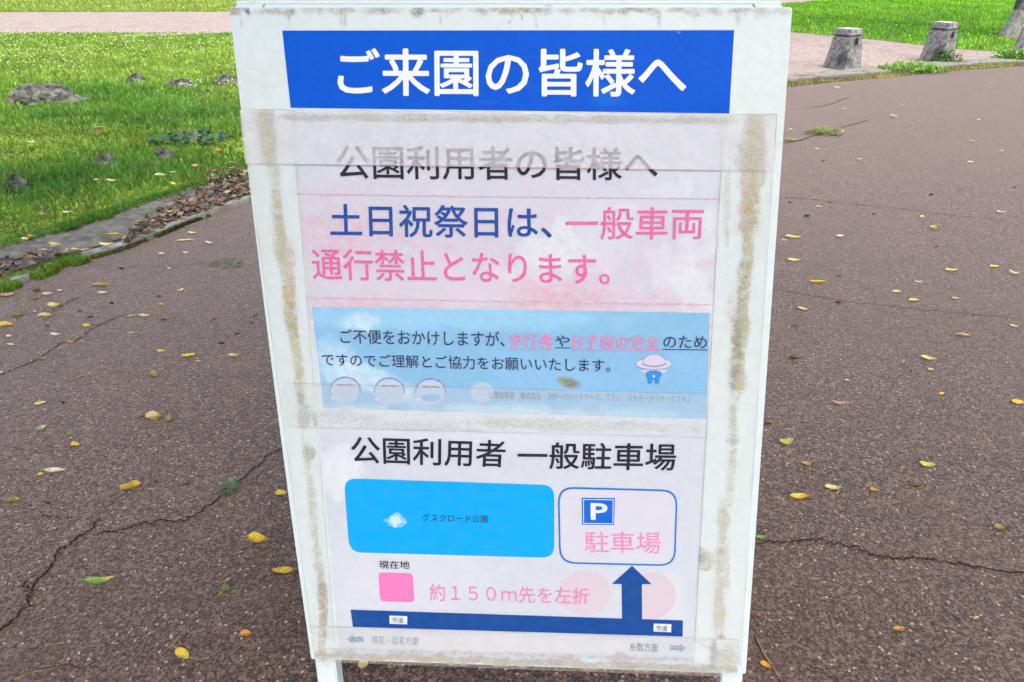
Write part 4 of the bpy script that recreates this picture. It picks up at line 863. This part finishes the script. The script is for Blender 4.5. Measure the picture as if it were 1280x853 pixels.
for (x, y, ln, c, lb) in ((70, 307, 16, PAL, 'flat pale yellow leaf on the bare concrete gutter'), (143, 295.5, 16, YEL, 'bright yellow leaf on the concrete gutter'), (134, 307, 17, PAL, 'yellowish tan leaf under the bright yellow one in the gutter'), (107, 314, 16, TAN, 'long tan leaf in the gutter left of two yellow leaves'), (94, 313, 9, CRE, 'small cream leaf in the gutter beside the long tan leaf')):
    leaf(x, y, ln, c, random.uniform(-8, 8), .42, .12, .4, .1, lb, None, 0, .04, 'leaves lying in the gutter')
# leaf litter: too many to count
def litter(name, poly, n, label, zb=.03, pile=.03):
    poly = np.array(poly, float); V = []; Fc = []; C_ = []; cnt = 0
    while cnt < n:
        x, y = random.uniform(poly[:, 0].min(), poly[:, 0].max()), random.uniform(poly[:, 1].min(), poly[:, 1].max())
        if not inpoly(np.array([[x, y]]), poly)[0]: continue
        p = G(x, y); L = random.uniform(.018, .046); v, f = leaf_geo(L, random.uniform(.35, .6), random.uniform(.05, .3), random.uniform(.2, .9), 0, random.randint(0, 96), random.choice([0, 0, .06]))
        m = Matrix.Translation((p[0], p[1], zb + random.random() * pile)) @ Matrix.Rotation(random.uniform(0, 6.28), 4, 'Z') @ Matrix.Rotation(random.gauss(0, .35), 4, 'X') @ Matrix.Rotation(random.gauss(0, .25), 4, 'Y')
        b = len(V); V += [m @ Vector(q) for q in v]; Fc += [tuple(i + b for i in q) for q in f]
        c = np.array(random.choice([(.30, .19, .10), (.26, .17, .10), (.18, .11, .07), BRN, (.50, .38, .25), (.46, .34, .23), (.40, .28, .18), (.34, .23, .15), (.08, .05, .035), (.05, .035, .025)])) * random.uniform(.8, 1.15); C_ += [(*c, 1)] * len(v); cnt += 1
    o = mesh(name, V, Fc, [LEAF], smooth=True, attr=C_); tag(o, label, 'leaf litter', None, 'stuff')
litter('leaf_litter', [(150, 314), (170, 292), (205, 268), (248, 242), (300, 234), (322, 232), (322, 250), (240, 278), (205, 293), (160, 313)], 520, 'brown dead leaves piled along the gutter beside the board', .022, .03)
litter('leaf_litter', [(-20, 352), (0, 338), (40, 328), (88, 318), (92, 328), (40, 345), (-20, 365)], 90, 'brown dead leaves behind the moss in the left gutter', .03, .03)
litter('leaf_litter', [(255, 236), (262, 226), (300, 222), (325, 225), (325, 240), (280, 244)], 90, 'dark dead leaves and soil at the lawn corner by the board', .05, .03)

# ------------------------------------------------------------------ twigs
def twig(px, rmm, label, z=.0095):
    P_ = catmull([G(*p) for p in px], 6); n = len(P_); V = []; Fc = []
    for i, p in enumerate(P_):
        r_ = rmm * .001 * (1 - .5 * i / n) * random.uniform(.85, 1.15); t = P_[min(i + 1, n - 1)] - P_[max(i - 1, 0)]; t /= np.linalg.norm(t) + 1e-9; s_ = np.array([-t[1], t[0], 0])
        for j in range(6): a = j * 1.047; V.append(p + s_ * r_ * math.cos(a) + np.array([0, 0, z + r_ + r_ * math.sin(a)]))
    for i in range(n - 1):
        for j in range(6): Fc.append((i * 6 + j, i * 6 + (j + 1) % 6, (i + 1) * 6 + (j + 1) % 6, (i + 1) * 6 + j))
    Fc += [tuple(range(5, -1, -1)), tuple(range((n - 1) * 6, n * 6))]
    c = P_[0]; V = [v - np.array([c[0], c[1], 0]) for v in V]
    o = mesh('twig', V, Fc, [TWIG], smooth=True); o.location = (c[0], c[1], 0); tag(o, label, 'twig', 'twigs on the road')
twig([(943, 799), (952, 819), (964, 838), (978, 860)], 2.6, 'long brown twig beside the right foot of the board')
twig([(-5, 635), (14, 636), (32, 634)], 2.2, 'straight twig at the left edge under an olive leaf')
twig([(20, 855), (45, 845), (62, 842), (82, 834)], 2.6, 'knobbly twig in the lower left corner')
twig([(58, 810), (70, 810), (82, 808)], 2, 'short straight twig above the corner twig')
twig([(86, 481), (97, 477), (107, 473)], 1.6, 'thin pale straight twig on the left road')
twig([(164, 478), (170, 471), (175, 478), (173, 485), (163, 487)], 1.4, 'pale root bent like a hook on the left road')
twig([(1113, 583), (1118, 576), (1128, 569)], 1.8, 'forked brown twig above the leaf on the right road')
twig([(1130, 597), (1150, 598)], 1.3, 'fine twig right of the crumpled orange leaf')
twig([(344, 650), (350, 656), (358, 664)], 2.6, 'short dark brown stick by the left board edge')
twig([(1120, 620), (1135, 617), (1150, 613)], 1.2, 'fine reddish twig under the dark brown leaf')
twig([(52, 752), (58, 747), (64, 743)], 1.6, 'small pale twig beside the lower left crack')
